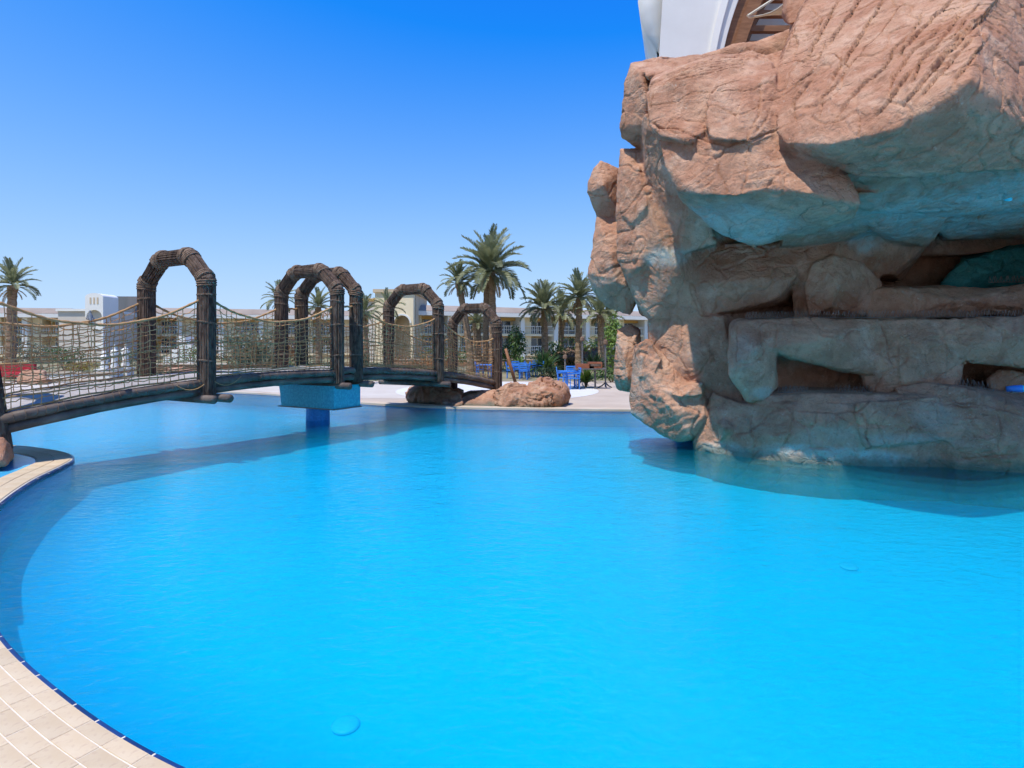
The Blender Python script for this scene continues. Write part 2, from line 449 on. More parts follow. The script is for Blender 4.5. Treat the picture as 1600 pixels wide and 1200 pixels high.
def water_material(tint, bump=0.28, refl=1.0, cloud=0.08):
    m = bpy.data.materials.new('pool_water'); m.use_nodes = True
    nt = m.node_tree; nt.nodes.clear(); L = nt.links.new
    out = nd(nt, 'ShaderNodeOutputMaterial')
    tr = nd(nt, 'ShaderNodeBsdfTransparent'); tr.inputs[0].default_value = (*tint, 1)
    gl = nd(nt, 'ShaderNodeBsdfGlossy'); gl.inputs['Roughness'].default_value = 0.06
    gl.inputs['Color'].default_value = (0.85, 0.95, 1.0, 1)
    tc = nd(nt, 'ShaderNodeTexCoord')
    mp = nd(nt, 'ShaderNodeMapping'); mp.inputs['Scale'].default_value = (1.0, 1.7, 1.0); mp.inputs['Rotation'].default_value = (0, 0, 0.25)
    L(tc.outputs['Object'], mp.inputs[0])
    n1 = nd(nt, 'ShaderNodeTexNoise', Scale=7.0, Detail=5.0, Roughness=0.6, Distortion=0.8); L(mp.outputs[0], n1.inputs['Vector'])
    n2 = nd(nt, 'ShaderNodeTexNoise', Scale=1.1, Detail=3.0, Distortion=0.5); L(mp.outputs[0], n2.inputs['Vector'])
    ma = nd(nt, 'ShaderNodeMath', operation='MULTIPLY_ADD'); L(n2.outputs['Fac'], ma.inputs[0]); ma.inputs[1].default_value = 1.5; L(n1.outputs['Fac'], ma.inputs[2])
    bp = nd(nt, 'ShaderNodeBump', Strength=bump, Distance=0.05); L(ma.outputs[0], bp.inputs['Height'])
    L(bp.outputs[0], gl.inputs['Normal'])
    fr = nd(nt, 'ShaderNodeFresnel', IOR=1.33); L(bp.outputs[0], fr.inputs['Normal'])
    mu = nd(nt, 'ShaderNodeMath', operation='MULTIPLY'); L(fr.outputs[0], mu.inputs[0]); mu.inputs[1].default_value = refl
    # slightly cloudy water: part of the light scatters back just under the surface
    df = nd(nt, 'ShaderNodeBsdfDiffuse'); df.inputs[0].default_value = (0.004, 0.44, 0.70, 1); L(bp.outputs[0], df.inputs['Normal'])
    cl = nd(nt, 'ShaderNodeMixShader'); cl.inputs[0].default_value = cloud; L(tr.outputs[0], cl.inputs[1]); L(df.outputs[0], cl.inputs[2])
    mx = nd(nt, 'ShaderNodeMixShader'); L(mu.outputs[0], mx.inputs[0]); L(cl.outputs[0], mx.inputs[1]); L(gl.outputs[0], mx.inputs[2])
    L(mx.outputs[0], out.inputs[0])
    return m
M['water'] = water_material((0.62, 0.93, 0.99))
M['channelwater'] = water_material((0.7, 0.95, 1.0), 0.1, 0.8, 0.0)

# ------------------------------------------------------------------ ground, pool
WATER = 0.0; DECK = 0.035
near_arc = [(14, -3.0), (9, -1.6), (5, -0.2), (2.4, 0.95), (0.45, 1.72), (-0.55, 2.13), (-1.34, 2.515), (-1.83, 2.76), (-2.37, 3.08), (-3.14, 3.60), (-3.95, 4.25), (-4.9, 5.2), (-5.7, 6.15)]
tip = [(-6.28, 7.1), (-6.78, 8.13), (-7.1, 9.05), (-7.35, 9.6), (-7.9, 10.15), (-8.7, 10.58), (-9.5, 10.85)]
far_arc = [(-13, 11.6), (-18, 14), (-20.5, 18.5), (-18, 22.3), (-13, 23.2), (-9.6, 22.2), (-7, 20.3), (-5, 18.8), (-3.2, 17.85), (-1.6, 17.3), (0.3, 17.0), (3.3, 16.7), (8, 16.6), (15, 16), (20, 11), (20, 2)]
pool_ctrl = [Vector(p) for p in near_arc + tip + far_arc]
outline = smooth_path(pool_ctrl, 6, True)          # clockwise seen from above -> left is outside
def signed_area(p): return 0.5 * sum(p[i].x * p[(i + 1) % len(p)].y - p[(i + 1) % len(p)].x * p[i].y for i in range(len(p)))
OUT = 1.0 if signed_area(outline) < 0 else -1.0     # offset sign that leads outside the pool

def sheet(name, rings, z, m, kind='structure'):
    polys = [[Vector((p.x, p.y, 0)) for p in r] for r in rings]
    tris = tessellate_polygon(polys)
    flat = [p for r in polys for p in r]
    vs = [(p.x, p.y, z(p.x, p.y) if callable(z) else z) for p in flat]
    fs = []
    for t in tris:
        a, b, c = (flat[i] for i in t)
        fs.append(tuple(t) if (b - a).cross(c - a).z > 0 else tuple(reversed(t)))
    me = bpy.data.meshes.new(name); me.from_pydata(vs, [], fs); me.update()
    o = link_mesh(name, me, None, m)
    if kind: o['kind'] = kind
    return o

far_sq = [Vector((-700, -60)), Vector((700, -60)), Vector((700, 1500)), Vector((-700, 1500))]
deck_out = [Vector((-40, -14)), Vector((40, -14)), Vector((40, 30)), Vector((-40, 30))]
sheet('ground', [far_sq, deck_out], DECK - 0.01, M['lawn'])
deck = sheet('pool_deck', [deck_out, outline], DECK, M['deck'])

def floor_z(x, y):
    t = min(1.0, max(0.0, (y - 2.5) / 9.0))
    return -0.85 + 0.40 * t
# floor as a grid so that it can slope
fb = MB(); nx, ny = 184, 128
for j in range(ny + 1):
    for i in range(nx + 1):
        x = -23 + 46 * i / nx; y = -6 + 32 * j / ny
        fb.v.append((x, y, floor_z(x, y)))
for j in range(ny):
    for i in range(nx):
        a = j * (nx + 1) + i
        fb.f.append((a, a + 1, a + nx + 2, a + nx + 1)); fb.m.append(0)
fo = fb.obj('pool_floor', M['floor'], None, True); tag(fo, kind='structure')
# wall distance, used to paint the wall's shade into the floor colour
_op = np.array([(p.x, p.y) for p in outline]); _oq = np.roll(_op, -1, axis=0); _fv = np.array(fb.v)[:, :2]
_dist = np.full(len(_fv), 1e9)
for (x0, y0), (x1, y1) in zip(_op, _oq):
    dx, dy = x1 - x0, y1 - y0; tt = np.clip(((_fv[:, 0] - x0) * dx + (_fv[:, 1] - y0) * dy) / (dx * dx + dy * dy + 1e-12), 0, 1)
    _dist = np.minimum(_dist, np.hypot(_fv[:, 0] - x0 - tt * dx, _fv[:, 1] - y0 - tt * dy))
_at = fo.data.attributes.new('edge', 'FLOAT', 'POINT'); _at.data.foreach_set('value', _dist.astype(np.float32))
wb_ = MB(); n = len(outline)
for i, p in enumerate(outline):
    wb_.v.append((p.x, p.y, -1.15)); wb_.v.append((p.x, p.y, DECK - 0.002))
for i in range(n):
    j = (i + 1) % n
    wb_.f.append((2 * i, 2 * j, 2 * j + 1, 2 * i + 1)); wb_.m.append(0)
tag(wb_.obj('pool_wall', M['poolwall'], None, True), kind='structure')
sheet('pool_water', [outline], WATER, M['water'])
# pool water is faintly cloudy: thin scattering sheets between the surface and the floor
def layer_material(f):
    m = bpy.data.materials.new('cloudy_water'); m.use_nodes = True
    nt = m.node_tree; nt.nodes.clear(); L = nt.links.new
    out = nd(nt, 'ShaderNodeOutputMaterial'); tr = nd(nt, 'ShaderNodeBsdfTransparent'); tr.inputs[0].default_value = (0.86, 0.985, 1.0, 1)
    df = nd(nt, 'ShaderNodeBsdfDiffuse'); df.inputs[0].default_value = (0.006, 0.66, 0.90, 1)
    tc = nd(nt, 'ShaderNodeTexCoord'); mp = nd(nt, 'ShaderNodeMapping'); mp.inputs['Scale'].default_value = (1.0, 1.6, 1.0); L(tc.outputs['Object'], mp.inputs[0])
    nz = nd(nt, 'ShaderNodeTexNoise', Scale=5.0, Detail=4.0, Distortion=1.2); L(mp.outputs[0], nz.inputs['Vector'])
    mr = nd(nt, 'ShaderNodeMapRange'); mr.inputs['From Min'].default_value = 0.3; mr.inputs['From Max'].default_value = 0.7; mr.inputs['To Min'].default_value = f * 0.7; mr.inputs['To Max'].default_value = f * 1.3
    L(nz.outputs['Fac'], mr.inputs['Value'])
    mx = nd(nt, 'ShaderNodeMixShader'); L(mr.outputs[0], mx.inputs[0]); L(tr.outputs[0], mx.inputs[1]); L(df.outputs[0], mx.inputs[2]); L(mx.outputs[0], out.inputs[0])
    return m
for k, z in enumerate((-0.10, -0.21, -0.33)):
    sheet('water_body', [outline], z, layer_material((0.07, 0.09, 0.11)[k]))

# near coping: tiles laid in rows along the curved edge, each a piece of the deck
def strip_tiles(path, off0, off1, length, z0, z1, name, m, parent, gap=0.008, start=0.0, jitter=0.0):
    a = offset_path(path, OUT * off0); b = offset_path(path, OUT * off1)
    # arc length on the base path
    s = [0.0]
    for p, q in zip(path[:-1], path[1:]): s.append(s[-1] + (q - p).length)
    def at(pp, d):
        d = min(max(d, 0.0), s[-1] - 1e-6)
        k = int(np.searchsorted(s, d, side='right')) - 1
        k = min(k, len(pp) - 2)
        t = (d - s[k]) / max(1e-9, s[k + 1] - s[k])
        return pp[k].lerp(pp[k + 1], t)
    d = start
    while d + length < s[-1]:
        d0, d1 = d + gap / 2, d + length - gap / 2
        dz = random.uniform(-jitter, jitter)
        loop = [at(a, d0), at(a, (d0 + d1) / 2), at(a, d1), at(b, d1), at(b, (d0 + d1) / 2), at(b, d0)]
        c = sum((q for q in loop), Vector((0, 0))) / 6
        e = 0.004
        mb = MB(); k = len(loop)
        low = [(q.x - c.x, q.y - c.y, z0 - z1) for q in loop]
        mid = [(q.x - c.x, q.y - c.y, -e) for q in loop]
        top = [((q.x - c.x) * (1 - e * 6), (q.y - c.y) * (1 - e * 6), 0) for q in loop]
        fs = []
        for r in range(2):
            for j in range(k):
                j2 = (j + 1) % k
                fs.append((r * k + j, r * k + j2, (r + 1) * k + j2, (r + 1) * k + j))
        fs.append(tuple(range(2 * k, 3 * k)))
        mb.add(low + mid + top, fs)
        me = mb.mesh(name); bmx = bmesh.new(); bmx.from_mesh(me); bmesh.ops.recalc_face_normals(bmx, faces=bmx.faces); bmx.to_mesh(me); bmx.free()
        o = link_mesh(name, me, parent, m)
        o.location = (c.x, c.y, z1 + dz)
        d += length

fine_near = resample(smooth_path([Vector(p) for p in near_arc[5:11]], 10), 0.04)
grout = MB()
pa, pb = offset_path(fine_near, OUT * 0.012), offset_path(fine_near, OUT * 0.815)
for p, q in zip(pa, pb):
    grout.v.append((p.x, p.y, DECK + 0.0165)); grout.v.append((q.x, q.y, DECK + 0.0165))
for i in range(len(pa) - 1):
    grout.f.append((2 * i, 2 * i + 1, 2 * i + 3, 2 * i + 2)); grout.m.append(0)
gro = grout.obj('grout_bed', M['grout'], deck)
strip_tiles(fine_near, -0.018, 0.010, 0.25, DECK - 0.07, DECK + 0.004, 'edge_tile', M['navy'], deck, gap=0.009)
strip_tiles(fine_near, 0.014, 0.090, 0.25, DECK, DECK + 0.02, 'coping_tile', M['coping'], deck, gap=0.004, jitter=0.001)
for r in range(7):
    o0 = 0.0965 + r * 0.102
    strip_tiles(fine_near, o0, o0 + 0.0955, 0.25, DECK, DECK + 0.02, 'paving_tile', M['coping'], deck, gap=0.0035, start=0.07 * ((r * 3) % 4), jitter=0.0015)

# promontory under the bridge landing: two rows of coping, a shallow channel, a rim and a bed
tipc = smooth_path([Vector(p) for p in [near_arc[-2], near_arc[-1]] + tip + [far_arc[0]]], 10)
fine_tip = resample(tipc, 0.05)
def ring_band(path, o0, o1, z, name, m, parent, thick=None):
    a, b = offset_path(path, OUT * o0), offset_path(path, OUT * o1)
    mb = MB()
    for p, q in zip(a, b):
        mb.v.append((p.x, p.y, z)); mb.v.append((q.x, q.y, z))
        if thick:
            mb.v.append((p.x, p.y, z - thick)); mb.v.append((q.x, q.y, z - thick))
    st = 4 if thick else 2
    for i in range(len(a) - 1):
        k = st * i
        mb.f.append((k, k + 1, k + st + 1, k + st)); mb.m.append(0)
        if thick:
            mb.f.append((k, k + st, k + st + 2, k + 2)); mb.m.append(0)
            mb.f.append((k + 1, k + 3, k + st + 3, k + st + 1)); mb.m.append(0)
    return mb.obj(name, m, parent)
ring_band(fine_tip, -0.02, 0.46, DECK + 0.008, 'grout_bed', M['grout'], deck, 0.06)
for r in range(2):
    strip_tiles(fine_tip, 0.0 + r * 0.225, 0.217 + r * 0.225, 0.30, DECK, DECK + 0.02, 'coping_tile', M['coping'], deck, gap=0.006, start=0.12 * r, jitter=0.001)
strip_tiles(fine_tip, -0.05, -0.005, 0.36, DECK - 0.07, DECK - 0.004, 'edge_tile', M['navy'], deck)
ring_band(fine_near, -0.016, 0.013, DECK + 0.0025, 'grout_bed', M['grout'], deck, 0.09)
ring_band(fine_tip, 0.46, 0.98, DECK + 0.004, 'overflow_channel', M['mosaic_light'] if 'mosaic_light' in M else mat('light_blue_mosaic', (0.06, 0.42, 0.70), (0.10, 0.50, 0.76), 8, 0.2, spec=0.5), deck)
ring_band(fine_tip, 0.98, 1.08, DECK + 0.05, 'channel_rim', M['whitefloor'], deck, 0.05)
bed = offset_path(fine_tip, OUT * 1.08)
sheet('planting_bed', [bed[30:-10] + [Vector((-14, 12.5)), Vector((-14, 6))]], DECK + 0.03, M['soil'])

# far coping
def arc_between(i0, i1):
    return resample(smooth_path(pool_ctrl[i0:i1], 10), 0.2)
k0 = len(near_arc) + len(tip)
fine_far = arc_between(k0 + 1, k0 + 14)
ring_band(fine_far, -0.03, 0.45, DECK + 0.03, 'far_coping', M['coping_far'], deck, 0.06)
wf = [Vector((-0.6 + 4.2 * math.cos(t), 24.3 + 4.9 * math.sin(t))) for t in np.linspace(0, 2 * math.pi, 48, endpoint=False)]
sheet('white_terrace', [wf], DECK + 0.006, M['whitefloor'])
wf2 = [Vector(p) for p in [(-30, 24.6), (-12, 24.4), (-8, 22.0), (-5.4, 20.4), (-3, 20.4), (-3, 29), (-30, 29)]]
sheet('white_paving', [wf2], DECK + 0.005, mat('pale_paving', (0.52, 0.45, 0.37), (0.58, 0.52, 0.44), 0.8, 0.7))

# floor lights in the pool
for (px, py, lab) in ((540, 1135, 'pale round fitting on the pool floor nearest the tiled edge'), (1326, 887, 'pale round fitting on the pool floor in front of the rock')):
    d = 3.0
    for _ in range(30):
        x = (px - 800) / F * d; zf = floor_z(x, d); d = (EYE - zf) * F / (py - HOR)
    mb = MB(); mb.lathe((0, 0, 0), [(0.10, 0.0), (0.10, 0.012), (0.08, 0.022), (0.03, 0.026)], 20)
    o = mb.obj('floor_fitting', M['drain'], None, True); o.location = ((px - 800) / F * d, d, floor_z(x, d) + 0.003)
    tag(o, lab, 'pool fitting', 'pool floor fittings')

# ------------------------------------------------------------------ rocks
_perm = np.random.default_rng(3).permutation(256).astype(np.int64)
_perm = np.concatenate([_perm, _perm, _perm])
_grad = np.random.default_rng(5).normal(size=(256, 3)); _grad /= np.linalg.norm(_grad, axis=1)[:, None]
def pnoise(p):
    i = np.floor(p).astype(np.int64); f = p - i; i &= 255
    u = f * f * f * (f * (f * 6 - 15) + 10)
    r = np.zeros(len(p))
    for dx in (0, 1):
        wx = u[:, 0] if dx else 1 - u[:, 0]
        for dy in (0, 1):
            wy = u[:, 1] if dy else 1 - u[:, 1]
            for dz in (0, 1):
                wz = u[:, 2] if dz else 1 - u[:, 2]
                h = _perm[_perm[_perm[i[:, 0] + dx] + i[:, 1] + dy] + i[:, 2] + dz]
                g = _grad[h]
                r += wx * wy * wz * (g[:, 0] * (f[:, 0] - dx) + g[:, 1] * (f[:, 1] - dy) + g[:, 2] * (f[:, 2] - dz))
    return r * 1.5
def fbm(p, o=4, g=0.5):
    a = 1.0; s = np.zeros(len(p)); q = p.copy()
    for _ in range(o):
        s += a * pnoise(q); q = q * 2.03 + 17.1; a *= g
    return s
def sstep(a, b, x):
    t = np.clip((x - a) / (b - a), 0, 1); return t * t * (3 - 2 * t)

def polydist(u, v, line):
    d = np.full(len(u), 1e9); sg = np.ones(len(u))
    for (x0, y0), (x1, y1) in zip(line[:-1], line[1:]):
        dx, dy = x1 - x0, y1 - y0; L = dx * dx + dy * dy
        t = np.clip(((u - x0) * dx + (v - y0) * dy) / L, 0, 1)
        e = np.hypot(u - x0 - t * dx, v - y0 - t * dy); cl = e < d
        d = np.where(cl, e, d); sg = np.where(cl, np.sign(dx * (v - y0) - dy * (u - x0)), sg)
    return d, sg

# cracks surveyed from the photograph: (polyline in photo pixels, half width, depth in metres)
CRACKS = [
    ([(1015, 192), (1030, 200), (1060, 202), (1078, 212), (1104, 222), (1136, 230), (1168, 220), (1210, 206)], 3.2, 0.05),
    ([(1104, 222), (1104, 180), (1108, 150), (1122, 136), (1160, 125)], 2.6, 0.05),
    ([(1136, 230), (1125, 245), (1110, 252)], 2.2, 0.03),
    ([(1168, 220), (1172, 205), (1186, 180), (1190, 150), (1186, 125)], 2.2, 0.035),
    ([(1150, 190), (1152, 172), (1160, 155)], 2.2, 0.03),
    ([(1176, 214), (1196, 190), (1206, 165)], 2.4, 0.03),
    ([(1078, 212), (1064, 232)], 1.8, 0.02),
    ([(1012, 195), (1018, 160), (1026, 140)], 2.2, 0.03),
    ([(1210, 108), (1235, 100), (1275, 99), (1282, 92), (1290, 70)], 2.6, 0.05),
    ([(1275, 99), (1305, 88), (1326, 108), (1345, 88), (1352, 75), (1372, 60), (1390, 35), (1410, 5)], 2.8, 0.055),
    ([(1216, 100), (1230, 75), (1242, 45), (1256, 10)], 2.2, 0.04),
    ([(1240, 98), (1248, 70), (1243, 50)], 2.0, 0.03),
    ([(1275, 120), (1258, 140), (1240, 160), (1242, 190)], 2.4, 0.035),
    ([(1280, 100), (1272, 118), (1236, 136)], 1.8, 0.025),
    ([(1326, 108), (1310, 130), (1285, 155), (1280, 185)], 2.0, 0.03),
    ([(1420, 60), (1395, 85), (1380, 112), (1350, 132), (1325, 160), (1312, 178)], 2.4, 0.04),
    ([(1470, 40), (1455, 62), (1430, 78), (1408, 108), (1390, 140)], 2.4, 0.04),
    ([(1500, 20), (1488, 45), (1462, 74), (1440, 95), (1425, 130)], 2.4, 0.045),
    ([(1530, 5), (1512, 30), (1490, 62), (1470, 72)], 2.2, 0.04),
    ([(1444, 20), (1430, 46), (1422, 70)], 2.0, 0.03),
    ([(1260, 10), (1285, 30), (1278, 60)], 1.8, 0.03),
    # neck
    ([(1082, 425), (1100, 410), (1112, 395), (1140, 386), (1178, 384), (1200, 390), (1194, 399), (1170, 404), (1152, 415)], 2.2, 0.04),
    ([(1148, 414), (1122, 421), (1112, 410)], 2.2, 0.04),
    ([(1115, 420), (1108, 435)], 1.6, 0.02), ([(1175, 423), (1198, 421)], 1.6, 0.03),
    ([(1160, 434), (1205, 432)], 1.4, 0.02), ([(1125, 438), (1150, 428)], 1.4, 0.02),
    # base wall
    ([(1175, 640), (1172, 670), (1180, 690), (1174, 710)], 2.2, 0.03),
    ([(1240, 640), (1234, 680), (1220, 700)], 2.0, 0.03),
    ([(1278, 645), (1272, 664), (1255, 663)], 2.4, 0.04),
    ([(1245, 642), (1280, 646), (1340, 645), (1352, 632), (1360, 622)], 1.8, 0.03),
    ([(1342, 642), (1355, 660), (1352, 680), (1362, 700), (1345, 705)], 2.2, 0.04),
    ([(1415, 690), (1420, 670), (1435, 660)], 2.0, 0.03),
    ([(1206, 626), (1224, 629)], 2.0, 0.04), ([(1212, 637), (1228, 640)], 1.8, 0.04),
    ([(1288, 630), (1326, 631)], 1.8, 0.035), ([(1362, 664), (1385, 666)], 2.0, 0.04), ([(1358, 652), (1370, 640)], 1.6, 0.03),
    ([(1208, 664), (1232, 663)], 1.6, 0.03), ([(1265, 700), (1300, 702)], 2.2, 0.04), ([(1200, 678), (1238, 676)], 1.5, 0.03),
    ([(1180, 720), (1230, 726), (1290, 730)], 1.6, 0.03),
    ([(1490, 628), (1540, 634), (1600, 650)], 1.8, 0.035), ([(1485, 634), (1535, 638)], 2.2, 0.04),
    ([(1500, 652), (1535, 655)], 1.8, 0.03), ([(1505, 684), (1560, 680)], 1.6, 0.025), ([(1490, 720), (1530, 714), (1590, 712)], 2.2, 0.04),
    ([(1550, 632), (1565, 665), (1560, 700), (1570, 730)], 1.6, 0.025),
    # mid wall
    ([(1375, 505), (1384, 530), (1388, 560), (1400, 575)], 2.4, 0.035), ([(1418, 512), (1420, 530), (1440, 545)], 1.8, 0.025),
    ([(1460, 515), (1475, 535), (1480, 560), (1478, 590)], 2.2, 0.035), ([(1404, 540), (1404, 575), (1408, 605)], 1.6, -0.03),
    ([(1495, 520), (1540, 524)], 1.4, 0.025), ([(1500, 530), (1560, 530)], 1.4, 0.02),
    ([(1150, 505), (1152, 540), (1148, 600)], 1.8, 0.02),
]
for k in range(7):      # finger-like grooves on the mid wall
    CRACKS.append(([(1232 + k * 5, 502 + (k * 7) % 5), (1231 + k * 5.4, 524 - (k * 5) % 9)], 1.4, 0.016))
    CRACKS.append(([(1230 + k * 5, 534), (1228 + k * 5.4, 552 - (k * 4) % 7)], 1.3, 0.014))
for k in range(5):
    CRACKS.append(([(1172 + k * 6, 528), (1168 + k * 6.2, 560 - (k * 5) % 8)], 1.4, 0.014))
for k in range(9):
    CRACKS.append(([(1555 + k * 5, 455 + (k % 3) * 4), (1556 + k * 5, 485 - (k % 2) * 5)], 1.4, 0.014))
for k in range(0, 6, 2):      # strata on the lower part of the second boulder
    CRACKS.append(([(1150 + k * 3, 272 + k * 6), (1180, 268 + k * 6.5), (1230 - k * 2, 258 + k * 7)], 1.8, 0.028))
    CRACKS.append(([(1072 + k * 5, 285 + k * 4), (1090 + k * 4, 274 + k * 4), (1112 + k * 2, 258 + k * 5)], 1.7, 0.025))
for (a, b, c_, e) in ((1562, -5, 1470, 96), (1545, 20, 1452, 120), (1520, 60, 1440, 150), (1498, -10, 1402, 92), (1478, 92, 1410, 168), (1380, 0, 1300, 130), (1350, -10, 1296, 72), (1430, 110, 1370, 180), (1535, 70, 1490, 130), (1310, 0, 1262, 92)):
    CRACKS.append(([(a, b), ((a + c_) / 2 + 4, (b + e) / 2 - 5), (c_, e)], 2.0, 0.05))
CRACKS = [(l, w, d * 1.3 if (l[0][0] > 1205 and l[0][1] < 240) else d) for l, w, d in CRACKS]
for k in range(7):      # strata on its top slab
    CRACKS.append(([(1030 + k * 5, 134 - k * 4), (1090 + k * 4, 122 - k * 5), (1165 + k * 2, 106 - k * 4)], 1.6, 0.03))

def hull_into(bm, pts):
    vs = [bm.verts.new(P(*q)) if not isinstance(q, Vector) else bm.verts.new(q) for q in pts]
    r = bmesh.ops.convex_hull(bm, input=vs, use_existing_faces=False)
    junk = [g for g in r['geom_interior'] if isinstance(g, bmesh.types.BMVert)]
    if junk: bmesh.ops.delete(bm, geom=junk, context='VERTS')

def rock(name, hulls, material, parent=None, voxel=0.04, smooth=3, amp=1.0, strata=None, stains=(), tealbase=0.0, greybase=0.25, cracks=False, seed=0.0, lumps=1.0, redbase=0.0, ds=1.0):
    bm = bmesh.new()
    for h in hulls: hull_into(bm, [(a, b, c * ds) for (a, b, c) in h])
    bmesh.ops.recalc_face_normals(bm, faces=bm.faces)
    me = bpy.data.meshes.new('tmp'); bm.to_mesh(me); bm.free()
    tmp = bpy.data.objects.new('tmp', me); COL.objects.link(tmp)
    md = tmp.modifiers.new('r', 'REMESH'); md.mode = 'VOXEL'; md.voxel_size = voxel; md.adaptivity = 0
    dg = bpy.context.evaluated_depsgraph_get()
    res = bpy.data.meshes.new_from_object(tmp.evaluated_get(dg))
    bpy.data.objects.remove(tmp); bpy.data.meshes.remove(me)
    n = len(res.vertices)
    co = np.empty(n * 3); res.vertices.foreach_get('co', co); co = co.reshape(-1, 3)
    ne = len(res.edges); ed = np.empty(ne * 2, dtype=np.int32); res.edges.foreach_get('vertices', ed); ed = ed.reshape(-1, 2)
    deg = np.bincount(ed.ravel(), minlength=n).astype(float)[:, None]; deg[deg == 0] = 1
    def lap(x):
        s = np.zeros_like(x)
        for k in range(x.shape[1]):
            s[:, k] = np.bincount(ed[:, 0], weights=x[ed[:, 1], k], minlength=n) + np.bincount(ed[:, 1], weights=x[ed[:, 0], k], minlength=n)
        return s / deg
    for _ in range(smooth): co = 0.4 * co + 0.6 * lap(co)
    def normals():
        res.vertices.foreach_set('co', co.ravel()); res.update()
        no = np.empty(n * 3, dtype=np.float32); res.vertex_normals.foreach_get('vector', no)
        return no.reshape(-1, 3).astype(float)
    no = normals()
    q = co + seed
    # broad lumps, then chipped facets
    d = lumps * 0.10 * fbm(q * 0.75, 2) * amp
    co = co + no * d[:, None]
    no = normals(); q = co + seed
    wob = np.stack([fbm(q * 0.8 + 3, 2), fbm(q * 0.8 + 40, 2), fbm(q * 0.8 + 80, 2)], 1)
    w = q + 0.12 * wob
    # ledges: a noise field cut into steps gives broken plates
    f = fbm(w * 0.95, 2)
    st = f * 3.2; fr = st - np.floor(st)
    plate = (np.floor(st) + sstep(0.35, 0.65, fr)) / 3.2
    d = 0.022 * amp * (plate - f) * 2.4
    # ridges and creases
    rg = 1 - np.abs(fbm(w * 1.2 + 9, 2)) * 2.0
    d -= 0.03 * amp * sstep(0.90, 1.0, rg)
    d += 0.009 * amp * fbm(q * 5.0, 4, 0.5)
    bl = np.abs(fbm(w * 3.1 + 21, 3, 0.55)); d += 0.028 * amp * (np.minimum(bl, 0.5) - 0.25) * sstep(-0.15, 0.3, fbm(q * 0.7 + 5, 2))
    d += 0.004 * amp * fbm(q * 13.0, 3, 0.5)
    if strata is not None:
        sv = np.array(strata, float); sv /= np.linalg.norm(sv)
        ph = (w @ sv) * 7.5 + 0.8 * fbm(q * 1.3, 2)
        tri = np.abs((ph - np.floor(ph)) - 0.5) * 2
        mask = sstep(0.15, 0.40, fbm(q * 0.9 + 55, 2))
        d -= 0.03 * amp * (0.5 * (ph - np.floor(ph)) + sstep(0.8, 0.98, tri) * 0.6) * mask
    if cracks:
        pu = 800 + co[:, 0] / co[:, 1] * F; pv = HOR - (co[:, 2] - EYE) / co[:, 1] * F
        view = -co + np.array([0, 0, EYE]); view /= np.linalg.norm(view, axis=1)[:, None]
        facing = (no * view).sum(1)
        wu = 2.0 * fbm(q * 5.5 + 11, 3); wv = 2.0 * fbm(q * 5.5 + 71, 3)
        for line, hw, dep in CRACKS:
            xs = [a for a, b in line]; ys = [b for a, b in line]
            sel = (pu > min(xs) - 45) & (pu < max(xs) + 45) & (pv > min(ys) - 45) & (pv < max(ys) + 45) & (facing > 0.05)
            if not sel.any(): continue
            k = np.where(sel)[0]
            dist, side = polydist(pu[k] + wu[k], pv[k] + wv[k], line)
            ends = np.minimum(np.hypot(pu[k] - xs[0], pv[k] - ys[0]), np.hypot(pu[k] - xs[-1], pv[k] - ys[-1]))
            fade = 0.35 + 0.65 * sstep(0, 14, ends)
            prof = fade * (1.0 * (1 - sstep(hw * 0.1, hw * 0.85, dist)) - 0.75 * np.where(side > 0, 1, 0) * np.exp(-dist / (hw * 5.0)))
            d[k] -= dep * prof
    co = co + no * d[:, None]
    res.vertices.foreach_set('co', co.ravel())
    # stain masks (teal wash, grey weathering, red-brown wash)
    t = np.full(n, tealbase) ; g = np.full(n, greybase); r = np.full(n, redbase)
    nz = fbm(co * 1.1 + 31, 3)
    t *= np.clip(0.75 + 0.8 * nz, 0, 1.4); g *= np.clip(0.8 + 1.2 * fbm(co * 0.8 + 91, 3), 0, 1.6)
    for (ctr, rad, ch, amt) in stains:
        c = np.array(P(*ctr)); rad = np.array(rad if isinstance(rad, (tuple, list)) else (rad,) * 3)
        e = np.sqrt((((co - c) / rad) ** 2).sum(1)) + 0.35 * nz
        v = amt * (1 - sstep(0.45, 1.05, e))
        if ch == 0: t = np.maximum(t, v)
        elif ch == 1: g = np.maximum(g, v)
        else: r = np.maximum(r, v)
    cols = np.ones((n, 4), dtype=np.float32)
    cols[:, 0] = np.clip(t, 0, 1); cols[:, 1] = np.clip(g, 0, 1); cols[:, 2] = np.clip(r, 0, 1)
    at = res.color_attributes.new('stain', 'FLOAT_COLOR', 'POINT')
    at.data.foreach_set('color', cols.ravel())
    res.polygons.foreach_set('use_smooth', [True] * len(res.polygons))
    res.materials.clear(); res.materials.append(material)
    res.name = name; res.update()
    return link_mesh(name, res, parent)

